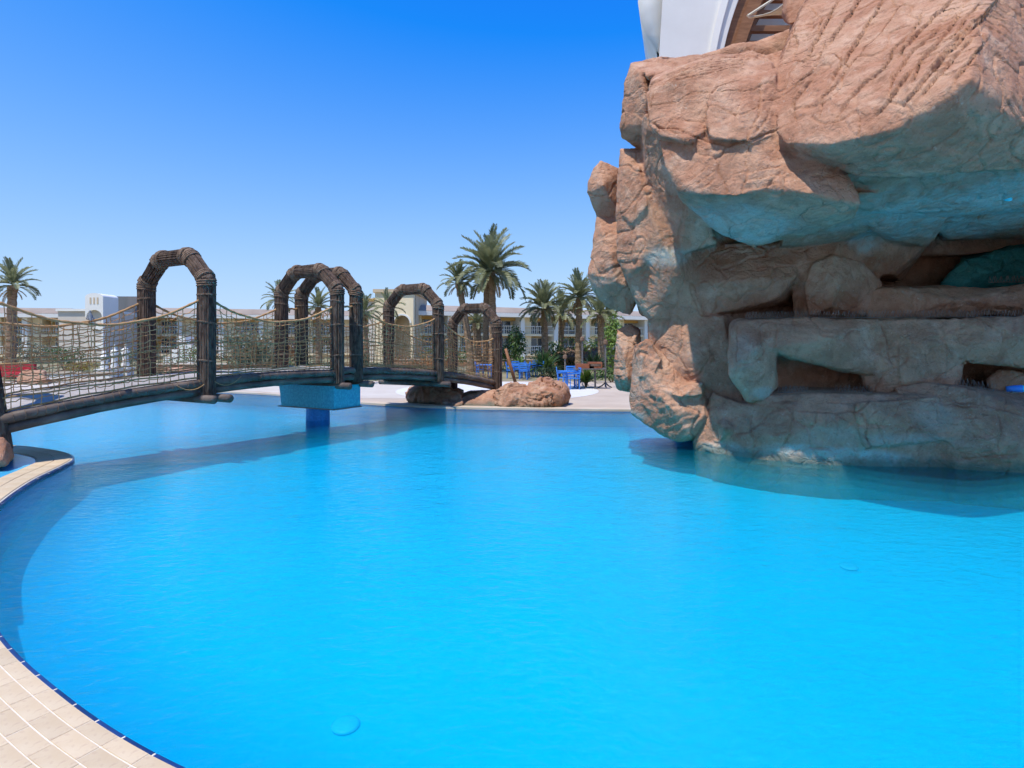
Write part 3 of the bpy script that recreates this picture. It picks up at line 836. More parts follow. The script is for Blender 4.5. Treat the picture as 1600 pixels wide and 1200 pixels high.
formation = empty('rock_formation', (0, 0, 0))
tag(formation, 'huge reddish sandstone cave rock with overhanging boulders rising from the pool', 'rock')
R = M['rock']
def scaled(hulls, k): return [[(a, b, c * k) for (a, b, c) in h] for h in hulls]
H_OVERHANGING_BOULDER = [
    [(1214, 205, 8.5), (1226, 224, 8.3), (1300, 226, 7.7), (1390, 205, 7.25), (1480, 160, 6.9), (1518, 122, 6.75), (1565, 175, 6.95), (1700, 200, 7.6),
     (1262, 244, 8.25), (1340, 272, 8.2), (1440, 277, 7.95), (1530, 272, 7.7), (1700, 258, 7.7),
     (1212, 115, 9.3), (1235, 60, 9.9), (1258, 8, 10.2), (1310, -40, 10.2), (1400, -80, 9.7), (1545, -20, 7.9), (1540, -150, 9.0), (1700, -20, 9.4), (1700, -150, 10.2),
     (1300, -60, 12.4), (1700, -150, 11.5), (1250, 240, 11.5), (1700, 240, 11.0), (1240, 20, 12.3)]]
S_OVERHANGING_BOULDER = [((1400, 240, 7.6), (1.5, 0.8, 0.45), 1, 0.9), ((1560, 215, 7.2), (1.2, 1.0, 0.55), 1, 0.8)]
H_CRACKED_BOULDER = [
    [(1008, 152, 9.9), (1016, 128, 10), (1060, 105, 10), (1120, 84, 10.3), (1175, 80, 10.4), (1240, 100, 10), (1240, 220, 9.1), (1213, 112, 9.4), (1105, 140, 9.4), (1020, 192, 9.65), (1040, 262, 9.4), (1056, 305, 9.4),
     (1100, 300, 9.05), (1150, 306, 8.9), (1240, 298, 8.35), (1345, 318, 8.25), (1335, 338, 8.7), (1250, 372, 9.6), (1180, 385, 10.0), (1130, 368, 9.9), (1078, 328, 9.65),
     (1030, 115, 12), (1240, 95, 12), (1300, 330, 12), (1080, 335, 12)],
    [(1107, 150, 9.3), (1124, 130, 9.45), (1190, 112, 9.4), (1204, 94, 9.6), (1213, 120, 9.2), (1220, 200, 8.85), (1170, 222, 8.72), (1112, 216, 8.92), (1105, 190, 9.1), (1110, 140, 10.2), (1215, 105, 10.2), (1218, 228, 9.9), (1110, 225, 9.9)],
    [(1010, 152, 9.85), (1022, 136, 9.9), (1100, 128, 9.7), (1104, 205, 9.15), (1075, 222, 9.1), (1033, 214, 9.4), (1014, 195, 9.65), (1015, 150, 10.5), (1100, 135, 10.5), (1100, 225, 10.2), (1020, 200, 10.2)],
    [(1040, 255, 9.45), (1110, 218, 9.1), (1240, 214, 8.95), (1247, 285, 8.62), (1150, 308, 8.68), (1090, 304, 8.95), (1058, 300, 9.3), (1040, 250, 10.2), (1240, 210, 10), (1240, 300, 9.8), (1060, 305, 9.9)],
    [(1018, 138, 9.95), (1030, 128, 10.0), (1100, 95, 10.3), (1172, 77, 10.35), (1186, 84, 10.0), (1170, 104, 9.75), (1105, 124, 9.7), (1035, 136, 9.8), (1040, 130, 11), (1180, 80, 11)]]
S_CRACKED_BOULDER = [((1150, 350, 9.2), (1.0, 0.8, 0.42), 0, 0.7), ((1270, 338, 9.0), (1.1, 0.8, 0.33), 0, 0.5), ((1270, 300, 8.8), (0.7, 0.6, 0.3), 1, 0.7), ((1078, 290, 9.1), (0.4, 0.5, 0.35), 1, 0.9), ((1050, 215, 9.3), (0.4, 0.4, 0.2), 1, 0.7)]
H_ROCK_COLUMN = [
    [(984, 97, 11), (1035, 86, 11.2), (973, 130, 11), (968, 200, 11.1), (971, 215, 11.2), (1000, 112, 10.6), (1012, 160, 10.5), (1008, 195, 10.65), (992, 212, 11), (990, 100, 13), (1100, 92, 13), (1100, 300, 12.5), (985, 210, 12.5)],
    [(1030, 90, 10.9), (1085, 84, 10.8), (1120, 84, 10.9), (1000, 100, 10.9), (1010, 120, 10.4), (1060, 110, 10.4), (1080, 100, 12), (1010, 105, 12), (1050, 160, 11)],
    [(969, 232, 11.35), (967, 300, 11.25), (962, 335, 11.2), (965, 400, 11.2), (985, 450, 11.2), (1000, 478, 11.15), (1020, 500, 11), (1100, 500, 10.9), (1008, 300, 10.75), (1030, 370, 10.6), (1060, 420, 10.6), (1000, 240, 11.1), (1090, 300, 10.9), (980, 240, 13), (1300, 240, 13), (1300, 500, 13), (1000, 492, 12.6)],
    [(975, 250, 11.2), (1000, 262, 10.9), (1012, 320, 10.65), (985, 350, 10.9), (965, 330, 11.15), (1010, 370, 11), (990, 260, 11.8), (985, 350, 11.8)],
    [(985, 360, 10.95), (1012, 372, 10.75), (1030, 392, 10.8), (1000, 420, 10.8), (982, 430, 11.1), (975, 390, 11.2), (1010, 380, 11.8), (990, 430, 11.6)]]
S_ROCK_COLUMN = [((1040, 400, 10.6), (0.6, 0.6, 0.22), 0, 0.8), ((985, 235, 11.2), (0.4, 0.4, 0.35), 1, 0.8), ((1060, 360, 10.6), (0.4, 0.4, 0.6), 1, 0.5)]
H_ROCK_SPIKE = [
    [(938, 251, 12), (927, 266, 12), (920, 285, 12), (919, 300, 12), (931, 338, 12.1), (968, 264, 12), (972, 340, 12), (942, 290, 11.7), (938, 254, 12.3), (922, 295, 12.6), (965, 340, 12.8), (965, 268, 12.7)],
    [(932, 335, 12.1), (926, 380, 12), (918, 425, 12), (925, 455, 12.1), (946, 478, 12.2), (984, 492, 12), (978, 340, 12), (955, 400, 11.6), (962, 440, 11.55), (1000, 460, 11.7), (935, 345, 13), (925, 440, 13), (990, 480, 13), (985, 345, 13)]]
S_ROCK_SPIKE = [((955, 470, 12), (0.6, 0.6, 0.35), 1, 0.8)]
H_ROCK_NECK = [
    [(1000, 395, 11.1), (1060, 400, 10.7), (1130, 380, 10.6), (1230, 388, 10.5), (1290, 370, 10.9), (1240, 436, 10.15), (1212, 468, 10.25), (1130, 488, 10.35), (1060, 500, 10.6), (1018, 500, 10.85), (1003, 472, 10.95), (1070, 442, 10.35), (1150, 440, 10.1), (1010, 360, 13), (1300, 350, 13), (1260, 480, 12.5), (1030, 490, 12.5)],
    [(1232, 380, 11), (1335, 345, 11.1), (1300, 400, 10.7), (1340, 430, 10.95), (1258, 430, 10.7), (1240, 505, 11.0), (1345, 505, 11.1), (1250, 360, 13), (1360, 340, 13), (1360, 505, 13), (1250, 505, 13)],
    [(1268, 412, 10.6), (1300, 398, 10.6), (1345, 408, 10.7), (1378, 440, 10.95), (1376, 495, 11), (1262, 495, 10.7), (1255, 450, 10.6), (1310, 440, 10.35), (1300, 480, 10.45), (1270, 410, 12), (1375, 430, 12), (1375, 495, 12), (1260, 495, 12)],
    [(1012, 500, 11.2), (1130, 492, 10.75), (1165, 640, 10.5), (1060, 640, 11), (1115, 700, 10.7), (1015, 640, 11.6), (1020, 500, 13), (1200, 500, 13), (1200, 690, 13), (1020, 650, 13)],
    [(1045, 500, 11.0), (1110, 498, 10.85), (1130, 560, 10.75), (1130, 632, 10.7), (1040, 610, 11.0), (1036, 540, 11.05), (1085, 560, 10.72), (1060, 500, 11.5), (1100, 500, 11.5), (1105, 610, 11.5), (1050, 600, 11.5)]]
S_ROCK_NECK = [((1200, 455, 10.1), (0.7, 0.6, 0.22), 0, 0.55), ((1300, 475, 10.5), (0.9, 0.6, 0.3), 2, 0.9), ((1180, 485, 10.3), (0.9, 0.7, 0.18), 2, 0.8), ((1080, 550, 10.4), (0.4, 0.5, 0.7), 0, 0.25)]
H_LOWER_BOULDER = [
    [(1010, 529, 11.2), (992, 540, 11.2), (986, 560, 11.2), (1020, 558, 10.9), (1040, 588, 10.8), (1060, 600, 10.7), (1095, 625, 10.55), (1103, 650, 10.45), (1075, 680, 10.5), (1056, 688, 10.65), (1015, 666, 10.95), (986, 646, 11.25), (982, 625, 11.3), (1050, 640, 10.4), (1030, 618, 10.55), (1000, 540, 12.5), (1000, 650, 12.5), (1150, 600, 12), (1150, 680, 11.5)],
    [(990, 538, 11.1), (1012, 528, 11.0), (1036, 560, 10.75), (1020, 590, 10.7), (995, 590, 11), (990, 545, 11.7), (1040, 570, 11.5), (1000, 600, 11.6)],
    [(1040, 598, 10.65), (1098, 598, 10.5), (1098, 618, 10.45), (1060, 622, 10.4), (1035, 612, 10.6), (1045, 595, 11.3), (1100, 595, 11.3), (1100, 625, 11.3)],
    [(962, 513, 12), (984, 504, 12.1), (1000, 520, 12), (959, 560, 12), (960, 590, 12), (966, 608, 12.1), (985, 612, 12.1), (1003, 600, 12), (975, 555, 11.75), (980, 590, 11.7), (970, 515, 13), (1000, 515, 13), (1000, 608, 13), (968, 600, 13)]]
S_LOWER_BOULDER = [((985, 650, 11.2), (0.35, 0.5, 0.16), 0, 0.6)]
H_WATERLINE_BOULDER = [
    [(1112, 612, 10.6), (1150, 632, 10.25), (1190, 640, 10.05), (1202, 700, 9.9), (1150, 714, 10.1), (1105, 700, 10.4), (1082, 690, 10.65), (1108, 650, 10.45), (1090, 760, 10.7), (1150, 780, 10.1), (1210, 780, 9.9), (1120, 640, 12), (1210, 640, 12), (1210, 760, 12), (1090, 740, 12)],
    [(1120, 662, 10.25), (1133, 652, 10.2), (1146, 666, 10.1), (1143, 680, 10.1), (1124, 692, 10.2), (1132, 670, 10.04), (1120, 660, 10.8), (1146, 690, 10.8)]]
S_WATERLINE_BOULDER = [((1130, 705, 10.2), (0.8, 0.6, 0.2), 0, 0.9)]
H_BASE_WALL = [
    [(1110, 690, 10.4), (1150, 640, 10.35), (1198, 617, 10.0), (1300, 615, 9.6), (1400, 615, 9.4), (1468, 617, 9.4), (1488, 690, 9.15), (1400, 660, 9.15), (1300, 660, 9.3), (1200, 680, 9.7), (1110, 750, 10.3), (1200, 775, 9.65), (1300, 788, 9.3), (1400, 792, 9.2), (1510, 792, 9.2),
     (1150, 601, 11.6), (1510, 600, 11.6), (1150, 750, 11.6), (1510, 750, 11.6)],
    [(1338, 628, 9.25), (1462, 619, 9.25), (1470, 625, 9.22), (1488, 688, 9.06), (1400, 694, 9.08), (1350, 700, 9.16), (1340, 660, 9.18), (1400, 655, 9.11), (1340, 630, 9.6), (1488, 690, 9.6), (1470, 620, 9.6)]]
S_BASE_WALL = [((1260, 715, 9.3), (2.2, 0.8, 0.22), 0, 0.95), ((1420, 690, 9.0), (0.9, 0.6, 0.18), 0, 0.5), ((1300, 685, 9.2), (0.8, 0.6, 0.25), 0, 0.3), ((1470, 650, 9.0), (0.5, 0.5, 0.4), 0, 0.25)]
H_STRIPED_BULGE = [
    [(1395, 604, 9.75), (1440, 597, 9.6), (1500, 605, 9.3), (1600, 638, 8.95), (1700, 660, 8.8), (1478, 645, 9.15), (1492, 700, 9.0), (1600, 700, 8.7), (1700, 700, 8.6), (1495, 795, 9.05), (1600, 800, 8.75), (1700, 800, 8.7), (1420, 602, 11), (1700, 620, 11), (1700, 780, 11), (1480, 780, 11)]]
S_STRIPED_BULGE = [((1560, 725, 8.8), (1.3, 0.6, 0.14), 2, 0.6)]
H_NICHE_WALL = [
    [(1138, 512, 10.05), (1150, 500, 10.15), (1200, 498, 10.1), (1216, 520, 9.9), (1212, 600, 9.95), (1196, 622, 10.0), (1168, 628, 10.0), (1143, 590, 9.95), (1133, 550, 10.0), (1165, 560, 9.72), (1185, 540, 9.72), (1150, 502, 11.5), (1215, 500, 11.5), (1215, 620, 11.5), (1150, 620, 11.5)],
    [(1190, 498, 10.1), (1392, 497, 9.95), (1392, 586, 9.9), (1345, 582, 9.95), (1240, 561, 9.9), (1218, 553, 9.85), (1198, 545, 9.8), (1300, 526, 9.68), (1195, 504, 11.5), (1392, 503, 11.5), (1392, 555, 11.5), (1200, 555, 11.5)],
    [(1368, 497, 9.95), (1502, 497, 9.8), (1502, 560, 9.75), (1482, 614, 9.85), (1372, 618, 9.95), (1352, 600, 10.05), (1350, 566, 10.0), (1440, 540, 9.6), (1420, 590, 9.65), (1370, 503, 11.5), (1502, 503, 11.5), (1490, 618, 11.5), (1360, 618, 11.5)],
    [(1480, 497, 9.8), (1720, 496, 9.6), (1720, 574, 9.6), (1600, 571, 9.65), (1510, 562, 9.72), (1490, 552, 9.7), (1600, 525, 9.45), (1490, 503, 11.5), (1720, 503, 11.5), (1720, 545, 11.5), (1500, 550, 11.5)],
    [(1140, 505, 10.75), (1720, 502, 10.75), (1720, 660, 10.75), (1140, 660, 10.75), (1140, 505, 12), (1720, 502, 12), (1720, 660, 12), (1140, 660, 12)],
    [(1545, 596, 10.0), (1560, 582, 9.95), (1580, 580, 9.9), (1620, 590, 9.9), (1625, 612, 9.9), (1550, 612, 10), (1550, 590, 10.7), (1620, 590, 10.7), (1620, 615, 10.7)]]
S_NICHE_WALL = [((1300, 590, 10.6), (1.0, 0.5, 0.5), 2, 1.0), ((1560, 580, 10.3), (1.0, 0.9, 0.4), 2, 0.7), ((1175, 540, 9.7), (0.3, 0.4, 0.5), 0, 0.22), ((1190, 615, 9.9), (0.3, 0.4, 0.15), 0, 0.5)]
H_UPPER_LEDGE = [
    [(1350, 452, 10.85), (1380, 446, 10.75), (1720, 440, 10.4), (1720, 495, 10.4), (1360, 500, 10.75), (1344, 482, 10.85), (1500, 468, 10.3), (1352, 460, 12.6), (1720, 458, 12.6), (1720, 500, 12.6), (1352, 500, 12.6)]]
S_UPPER_LEDGE = []
H_CAVE_CEILING = [
    [(1322, 272, 8.5), (1720, 252, 7.95), (1720, 322, 9.2), (1570, 318, 9.35), (1450, 338, 9.6), (1385, 334, 9.3), (1345, 328, 9.15), (1400, 200, 9.2), (1720, 180, 9.2), (1400, 200, 12), (1720, 180, 12), (1350, 300, 12), (1720, 290, 12)],
    [(1335, 330, 9.5), (1360, 352, 9.9), (1400, 378, 10.8), (1440, 382, 10.9), (1470, 356, 10.2), (1480, 340, 9.8), (1400, 335, 9.5), (1345, 320, 12), (1480, 320, 12), (1390, 385, 11.5), (1450, 385, 11.5)],
    [(1462, 350, 10.2), (1520, 330, 9.8), (1600, 345, 10.2), (1720, 350, 10.2), (1720, 362, 11), (1540, 370, 11), (1480, 374, 11), (1460, 330, 12), (1720, 330, 12), (1720, 368, 12.5), (1470, 376, 12.5)],
    [(1330, 345, 10.9), (1400, 372, 11), (1385, 405, 11.2), (1425, 398, 11.3), (1450, 380, 11.3), (1395, 430, 11.4), (1330, 430, 11.2), (1330, 340, 13), (1460, 370, 13), (1410, 440, 13), (1330, 440, 13)]]
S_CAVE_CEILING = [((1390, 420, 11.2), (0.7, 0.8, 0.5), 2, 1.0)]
H_WET_CAVE_ROCK = [
    [(1478, 440, 12.2), (1500, 405, 12.1), (1560, 392, 12.0), (1720, 385, 11.9), (1720, 455, 11.9), (1470, 455, 12.2), (1540, 425, 11.8), (1640, 420, 11.7), (1480, 455, 13), (1720, 455, 13), (1720, 385, 13), (1510, 400, 13)]]
S_WET_CAVE_ROCK = []
H_ROCK_CORE = [
    [(1020, 120, 12.2), (1060, 95, 12.2), (1250, 40, 12.4), (1900, -60, 12.4), (1900, 395, 12.2), (1500, 395, 12.6), (1350, 395, 12.2), (1020, 380, 12.2), (1060, 120, 15), (1250, 60, 15), (1900, -30, 15), (1900, 400, 15), (1060, 400, 15)],
    [(1030, 380, 12.2), (1360, 380, 12.2), (1360, 740, 12.0), (1030, 640, 12.2), (1060, 380, 15), (1360, 380, 15), (1360, 680, 15), (1060, 660, 15)],
    [(1340, 370, 13.2), (1900, 370, 13.2), (1900, 740, 13.2), (1340, 740, 13.2), (1340, 370, 15), (1900, 370, 15), (1900, 700, 15), (1340, 700, 15)],
    [(1730, -20, 9.5), (1900, 0, 9.5), (1900, 800, 9.0), (1730, 800, 9.0), (1730, 0, 15), (1900, 0, 15), (1900, 700, 15), (1730, 700, 15)]]
S_ROCK_CORE = []
H_TOP_BLOCK = [
    [(1222, 20, 10.9), (1228, -30, 10.9), (1300, -40, 10.6), (1296, 0, 10.4), (1262, 30, 10.4), (1232, 40, 10.5), (1225, 30, 12), (1300, 10, 12), (1230, -40, 12), (1300, -50, 12)]]
S_TOP_BLOCK = []

# joins that close the gaps between the boulders of the overhang
H_JOINS = [
    [(1190, 90, 10.6), (1260, 60, 10.4), (1290, 240, 8.6), (1225, 235, 9.0), (1210, 130, 9.6), (1200, 90, 12), (1300, 60, 12), (1320, 290, 11), (1220, 290, 11)],
    [(1225, 300, 9.2), (1345, 300, 8.6), (1400, 300, 8.8), (1390, 345, 10.0), (1300, 372, 10.4), (1220, 385, 10.6), (1225, 300, 12), (1400, 300, 12), (1390, 380, 12), (1220, 390, 12)],
    [(1010, 180, 10.4), (1060, 210, 10.0), (1075, 320, 10.1), (1120, 380, 10.3), (1060, 400, 10.7), (1010, 300, 10.9), (1000, 200, 11.2), (1100, 200, 12), (1120, 390, 12), (1010, 390, 12)],
    [(1130, 380, 10.4), (1240, 380, 10.3), (1330, 360, 10.6), (1340, 420, 10.8), (1250, 430, 10.4), (1140, 430, 10.3), (1130, 380, 12), (1340, 360, 12), (1340, 430, 12), (1130, 430, 12)],
    [(1345, 318, 9.6), (1720, 316, 9.3), (1720, 346, 10.6), (1580, 338, 10.4), (1470, 350, 10.5), (1440, 336, 9.8), (1400, 330, 12), (1720, 335, 12), (1500, 250, 10), (1720, 250, 10)]]
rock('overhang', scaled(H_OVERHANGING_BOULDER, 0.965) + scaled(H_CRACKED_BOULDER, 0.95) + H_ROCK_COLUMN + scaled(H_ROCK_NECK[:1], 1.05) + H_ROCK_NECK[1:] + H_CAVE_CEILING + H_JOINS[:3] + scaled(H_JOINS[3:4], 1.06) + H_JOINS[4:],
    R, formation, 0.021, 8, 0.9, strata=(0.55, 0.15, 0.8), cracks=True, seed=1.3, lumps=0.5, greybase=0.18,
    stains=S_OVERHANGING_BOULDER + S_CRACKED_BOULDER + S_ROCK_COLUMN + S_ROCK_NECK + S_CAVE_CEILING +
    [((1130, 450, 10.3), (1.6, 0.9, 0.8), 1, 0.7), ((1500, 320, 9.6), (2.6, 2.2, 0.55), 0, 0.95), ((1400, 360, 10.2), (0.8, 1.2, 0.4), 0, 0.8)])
rock('rock_spike', H_ROCK_SPIKE, R, formation, 0.028, 3, 1.0, strata=(0.5, 0.1, 0.9), seed=19.0, lumps=0.5, greybase=0.12, stains=S_ROCK_SPIKE)
rock('lower_boulder', H_LOWER_BOULDER, R, formation, 0.024, 2, 1.3, strata=(0.15, 0.2, 0.95), seed=31.0, lumps=0.4, greybase=0.05, stains=S_LOWER_BOULDER)
rock('base_wall', H_WATERLINE_BOULDER + H_BASE_WALL + H_STRIPED_BULGE, R, formation, 0.023, 5, 0.8, strata=(0.1, 0.1, 0.95), cracks=True, seed=41.0, lumps=0.4, greybase=0.75,
    stains=S_WATERLINE_BOULDER + S_BASE_WALL + S_STRIPED_BULGE)
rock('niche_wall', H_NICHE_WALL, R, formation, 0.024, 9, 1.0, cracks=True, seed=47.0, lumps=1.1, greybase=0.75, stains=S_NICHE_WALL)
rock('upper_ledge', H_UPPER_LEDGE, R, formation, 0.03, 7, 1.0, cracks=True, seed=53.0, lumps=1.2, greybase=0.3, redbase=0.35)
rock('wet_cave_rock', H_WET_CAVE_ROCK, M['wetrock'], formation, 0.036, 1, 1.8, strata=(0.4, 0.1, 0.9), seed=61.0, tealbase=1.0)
rock('rock_core', H_ROCK_CORE, R, formation, 0.08, 2, 1.0, seed=67.0, greybase=0.5)
rock('top_block', H_TOP_BLOCK, R, formation, 0.04, 2, 0.6, seed=71.0, redbase=0.7)

# bird spikes on the ledges
def spikes(pts, h, step=0.055):
    mb = MB()
    path = resample([Vector(p) for p in pts], step)
    for i, p in enumerate(path):
        q = p + Vector((step * 0.5 + random.uniform(-0.008, 0.008), random.uniform(-0.03, 0.03), h * random.uniform(0.85, 1.1)))
        mb.tube([p, q], 0.0035, 3, False)
        if i + 1 < len(path): mb.tube([q, path[i + 1]], 0.0035, 3, False)
    mb.tube([path[0], path[-1]], 0.006, 4)
    o = mb.obj('bird_spikes', M['steel'], formation)
    o['kind'] = 'stuff'
spikes([P(1165, 497, 10.25), P(1390, 495, 10.1), P(1600, 494, 9.9), P(1720, 494, 9.9)], 0.115)
spikes([P(1216, 613, 10.1), P(1262, 613, 9.95)], 0.12)
spikes([P(1305, 613, 9.9), P(1366, 613, 9.85)], 0.12)
spikes([P(1545, 441, 10.9), P(1720, 439, 10.8)], 0.12)
spikes([P(1488, 602, 9.75), P(1520, 604, 9.7), P(1555, 612, 9.6)], 0.12)
# ceiling lamp (unlit) and a small blue spotlight
mb = MB(); mb.lathe((0, 0, 0), [(0.035, 0.05), (0.055, 0.03), (0.06, 0.0), (0.045, -0.012), (0.02, -0.016)], 16)
o = mb.obj('ceiling_lamp', M['drain'], None, True); o.location = P(1574, 312, 8.95); o.rotation_euler = (0.5, 0, 0)
tag(o, 'small round white lamp set into the teal cave ceiling', 'lamp')
sp_ = empty('spotlight', P(1585, 614, 9.35))
mb = MB(); mb.tube([(-0.09, 0.05, 0.06), (0.0, 0.0, 0.07), (0.08, -0.06, 0.075)], [0.045, 0.055, 0.06], 12); mb.obj('housing', M['bluepaint'], sp_, True)
mb = MB(); mb.tube([(0.078, -0.062, 0.075), (0.095, -0.075, 0.077)], [0.056, 0.05], 12); mb.obj('lens', M['drain'], sp_, True)
mb = MB(); mb.box((0, 0, 0.01), (0.12, 0.05, 0.02)); mb.box((-0.05, 0, 0.05), (0.012, 0.03, 0.08)); mb.obj('bracket', M['greymetal'], sp_)
tag(sp_, 'small blue and white spotlight resting on the rock ledge', 'spotlight')

# ------------------------------------------------------------------ rope bridge
WV = Vector((-1.8, 0.95, 0)); WN = WV.normalized()
ARCH = [  # near post plan position, deck height, width factor, height factor
    (Vector((-7.98, 8.95, 0)), 0.86, 1.0, 1.0),
    (Vector((-6.10, 11.5, 0)), 1.27, 1.0, 1.0),
    (Vector((-4.31, 14.2, 0)), 1.33, 0.97, 1.0),
    (Vector((-4.02, 14.85, 0)), 1.33, 0.97, 1.0),
    (Vector((-2.22, 17.3, 0)), 1.16, 0.93, 1.0),
    (Vector((-0.50, 19.0, 0)), 0.74, 0.86, 0.97)]
bridge = empty('rope_bridge', (-7.78, 8.95, 0.07))
tag(bridge, 'rope-sided footbridge with bundled-stick arches crossing the pool', 'bridge')
ORG = Vector((-7.78, 8.95, 0.07))
def bobj(mb, name, m, parent=None, smooth=False):
    if parent is None or parent is bridge:
        o = mb.obj(name, m, bridge, smooth)
        o.data.transform(Matrix.Translation(-ORG))
    else:
        o = mb.obj(name, m, parent, smooth)
        o.data.transform(Matrix.Translation(-ORG))
    return o

def frame_of(a, b):
    t = (b - a).normalized()
    u = t.cross(Vector((0.31, 0.2, 0.93)) if abs(t.z) < 0.9 else Vector((1, 0, 0))).normalized()
    return t, u, u.cross(t).normalized()

def bundle(a, b, R_, nst=22, over=0.0):
    a = Vector(a); b = Vector(b)
    t, u, v = frame_of(a, b)
    mb = MB()
    mb.tube([a, b], R_ * 0.86, 10)
    for i in range(nst):
        w = 2 * math.pi * (i + random.uniform(-0.25, 0.25)) / nst
        r0 = R_ * random.uniform(0.91, 0.98)
        rr = R_ * random.uniform(0.13, 0.19)
        e0 = random.uniform(0, over); e1 = random.uniform(0, over)
        pts = []
        for k in range(4):
            f = k / 3
            ww = w + random.uniform(-0.05, 0.05)
            pts.append(a.lerp(b, f) + t * (-e0 if k == 0 else (e1 if k == 3 else 0)) + (u * math.cos(ww) + v * math.sin(ww)) * (r0 + random.uniform(-0.006, 0.006)))
        mb.tube(pts, rr, 5)
    return mb

def ring(mb, c, axis, R_, r, tilt=0.0, nseg=18):
    t = Vector(axis).normalized()
    u = t.cross(Vector((0.31, 0.2, 0.93)) if abs(t.z) < 0.9 else Vector((1, 0, 0))).normalized(); v = u.cross(t)
    pts = []
    for k in range(nseg + 1):
        w = 2 * math.pi * k / nseg
        pts.append(Vector(c) + (u * math.cos(w) + v * math.sin(w)) * R_ * random.uniform(0.985, 1.015) + t * tilt * math.sin(w + 0.7))
    mb.tube(pts, r, 5, False)

def coil(mb, c, axis, R_, r, turns, length, nseg=16):
    t = Vector(axis).normalized()
    u = t.cross(Vector((0.31, 0.2, 0.93)) if abs(t.z) < 0.9 else Vector((1, 0, 0))).normalized(); v = u.cross(t)
    pts = []; tl = random.uniform(-0.03, 0.03)
    for k in range(turns * nseg + 1):
        w = 2 * math.pi * k / nseg
        pts.append(Vector(c) + (u * math.cos(w) + v * math.sin(w)) * R_ * random.uniform(0.99, 1.015) + t * (length * k / (turns * nseg) + tl * math.sin(w + 0.7)))
    mb.tube(pts, r, 5, False)

BR = 0.157
for ai, (pos, dz, wf_, hf) in enumerate(ARCH):
    wv = WV * wf_
    n0 = Vector((pos.x, pos.y, 0)); f0 = n0 + wv
    lean = 0.05
    zj = dz + 1.98 * hf; zt = zj + 0.50
    low_n = 0.80 if ai in (1, 2, 3, 4) else (0.30 if ai == 0 else 0.34)
    low_n = dz - 0.32 if ai in (1, 2, 3, 4) else low_n
    ctr = (n0 + f0) / 2
    A = Vector((n0.x, n0.y, zj)); B = Vector((f0.x, f0.y, zj))
    if ai == 0:
        A = A - Vector((0.42, 0.0, 0))
    At = ctr.lerp(A, 0.47); At.z = zt
    Bt = ctr.lerp(B, 0.47); Bt.z = zt
    An = Vector((n0.x, n0.y, low_n)); Bn = Vector((f0.x, f0.y, low_n))
    for (p, q, nm) in ((An, A, 'post'), (Bn, B, 'post'), (A, At, 'slanted_bundle'), (B, Bt, 'slanted_bundle'), (At, Bt, 'top_bundle')):
        if nm == 'post':
            mb = bundle(p, q, BR, 26, 0.03)
        else:
            mb = bundle(p, q, BR * 0.96, 22, 0.02)
        part = bobj(mb, nm, M['bark'])
        ax = (q - p).normalized()
        rb = MB()
        if nm == 'post':
            L = (q - p).length
            coil(rb, q - ax * 0.14, ax, BR * 1.08, 0.022, 3, 0.14)
            for h in (0.34, 1.10, 1.66):
                if h < L:
                    r2 = MB(); coil(r2, p + ax * (L - 1.98 + h if L > 1.98 else h), ax, BR * 1.07, 0.013, 2, 0.03)
                    bobj(r2, 'rope_binding', M['oldrope'], part, True)
        else:
            coil(rb, p + ax * 0.01, ax, BR * 1.06, 0.024, 3, 0.12)
            r2 = MB(); coil(r2, q - ax * 0.14, ax, BR * 1.06, 0.024, 3, 0.12); bobj(r2, 'rope_binding', M['oldrope'], part, True)
        bobj(rb, 'rope_binding', M['oldrope'], part, True)
    # knuckles under the bindings
    for c in (A, B, At, Bt):
        prof = [(BR * 0.99 * math.cos(t), BR * 1.02 * math.sin(t)) for t in np.linspace(-1.45, 1.45, 8)]
        mb = MB(); mb.lathe(c, prof, 12); bobj(mb, 'joint_wrapping', M['oldrope'], None, True)

def deck_pt(i, t, side, up=0.0):
    (p, z, w, _), (q, z2, w2, _) = ARCH[i], ARCH[i + 1]
    a = p + WV * w * side; b = q + WV * w2 * side
    s = a.lerp(b, t)
    s.z = z + (z2 - z) * t + 0.05 * math.sin(math.pi * t) + up
    return s

SPANS = [(0, 1), (1, 2), (2, 3), (3, 4), (4, 5)]
for (i, j) in SPANS:
    L = (deck_pt(i, 1, 0.5) - deck_pt(i, 0, 0.5)).length
    # deck planks
    npl = max(3, int(L / 0.17))
    for k in range(npl):
        t0, t1 = k / npl, (k + 0.955) / npl
        mb = MB(); vs = []
        for up in (-0.035, 0.0):
            for (t, s) in ((t0, 0.02), (t1, 0.02), (t1, 0.98), (t0, 0.98)):
                vs.append(deck_pt(i, t, s, up + 0.0))
        mb.add(vs, [(0, 1, 2, 3), (7, 6, 5, 4), (0, 4, 5, 1), (1, 5, 6, 2), (2, 6, 7, 3), (3, 7, 4, 0)])
        bobj(mb, 'plank', M['plank'])
    # side logs, two on each side
    for side, outw in ((0.0, -1), (1.0, 1)):
        for (up, r) in ((-0.085, 0.085), (-0.245, 0.08)):
            pts = [deck_pt(i, t, side, up) + WN * outw * (0.02 + (0.0 if up > -0.2 else -0.03)) for t in np.linspace(0, 1, 8)]
            pts = [p + Vector((0, 0, random.uniform(-0.008, 0.008))) for p in pts]
            mb = MB(); mb.tube(pts, [r * random.uniform(0.94, 1.06) for _ in pts], 12)
            bobj(mb, 'side_log', M['log'], None, True)
    # cross bearers under the deck
    for t in np.linspace(0.2, 0.8, max(1, int(L / 0.9))):
        mb = MB(); mb.tube([deck_pt(i, t, 0.03, -0.12), deck_pt(i, t, 0.97, -0.12)], 0.06, 8)
        bobj(mb, 'cross_bearer', M['log'], None, True)
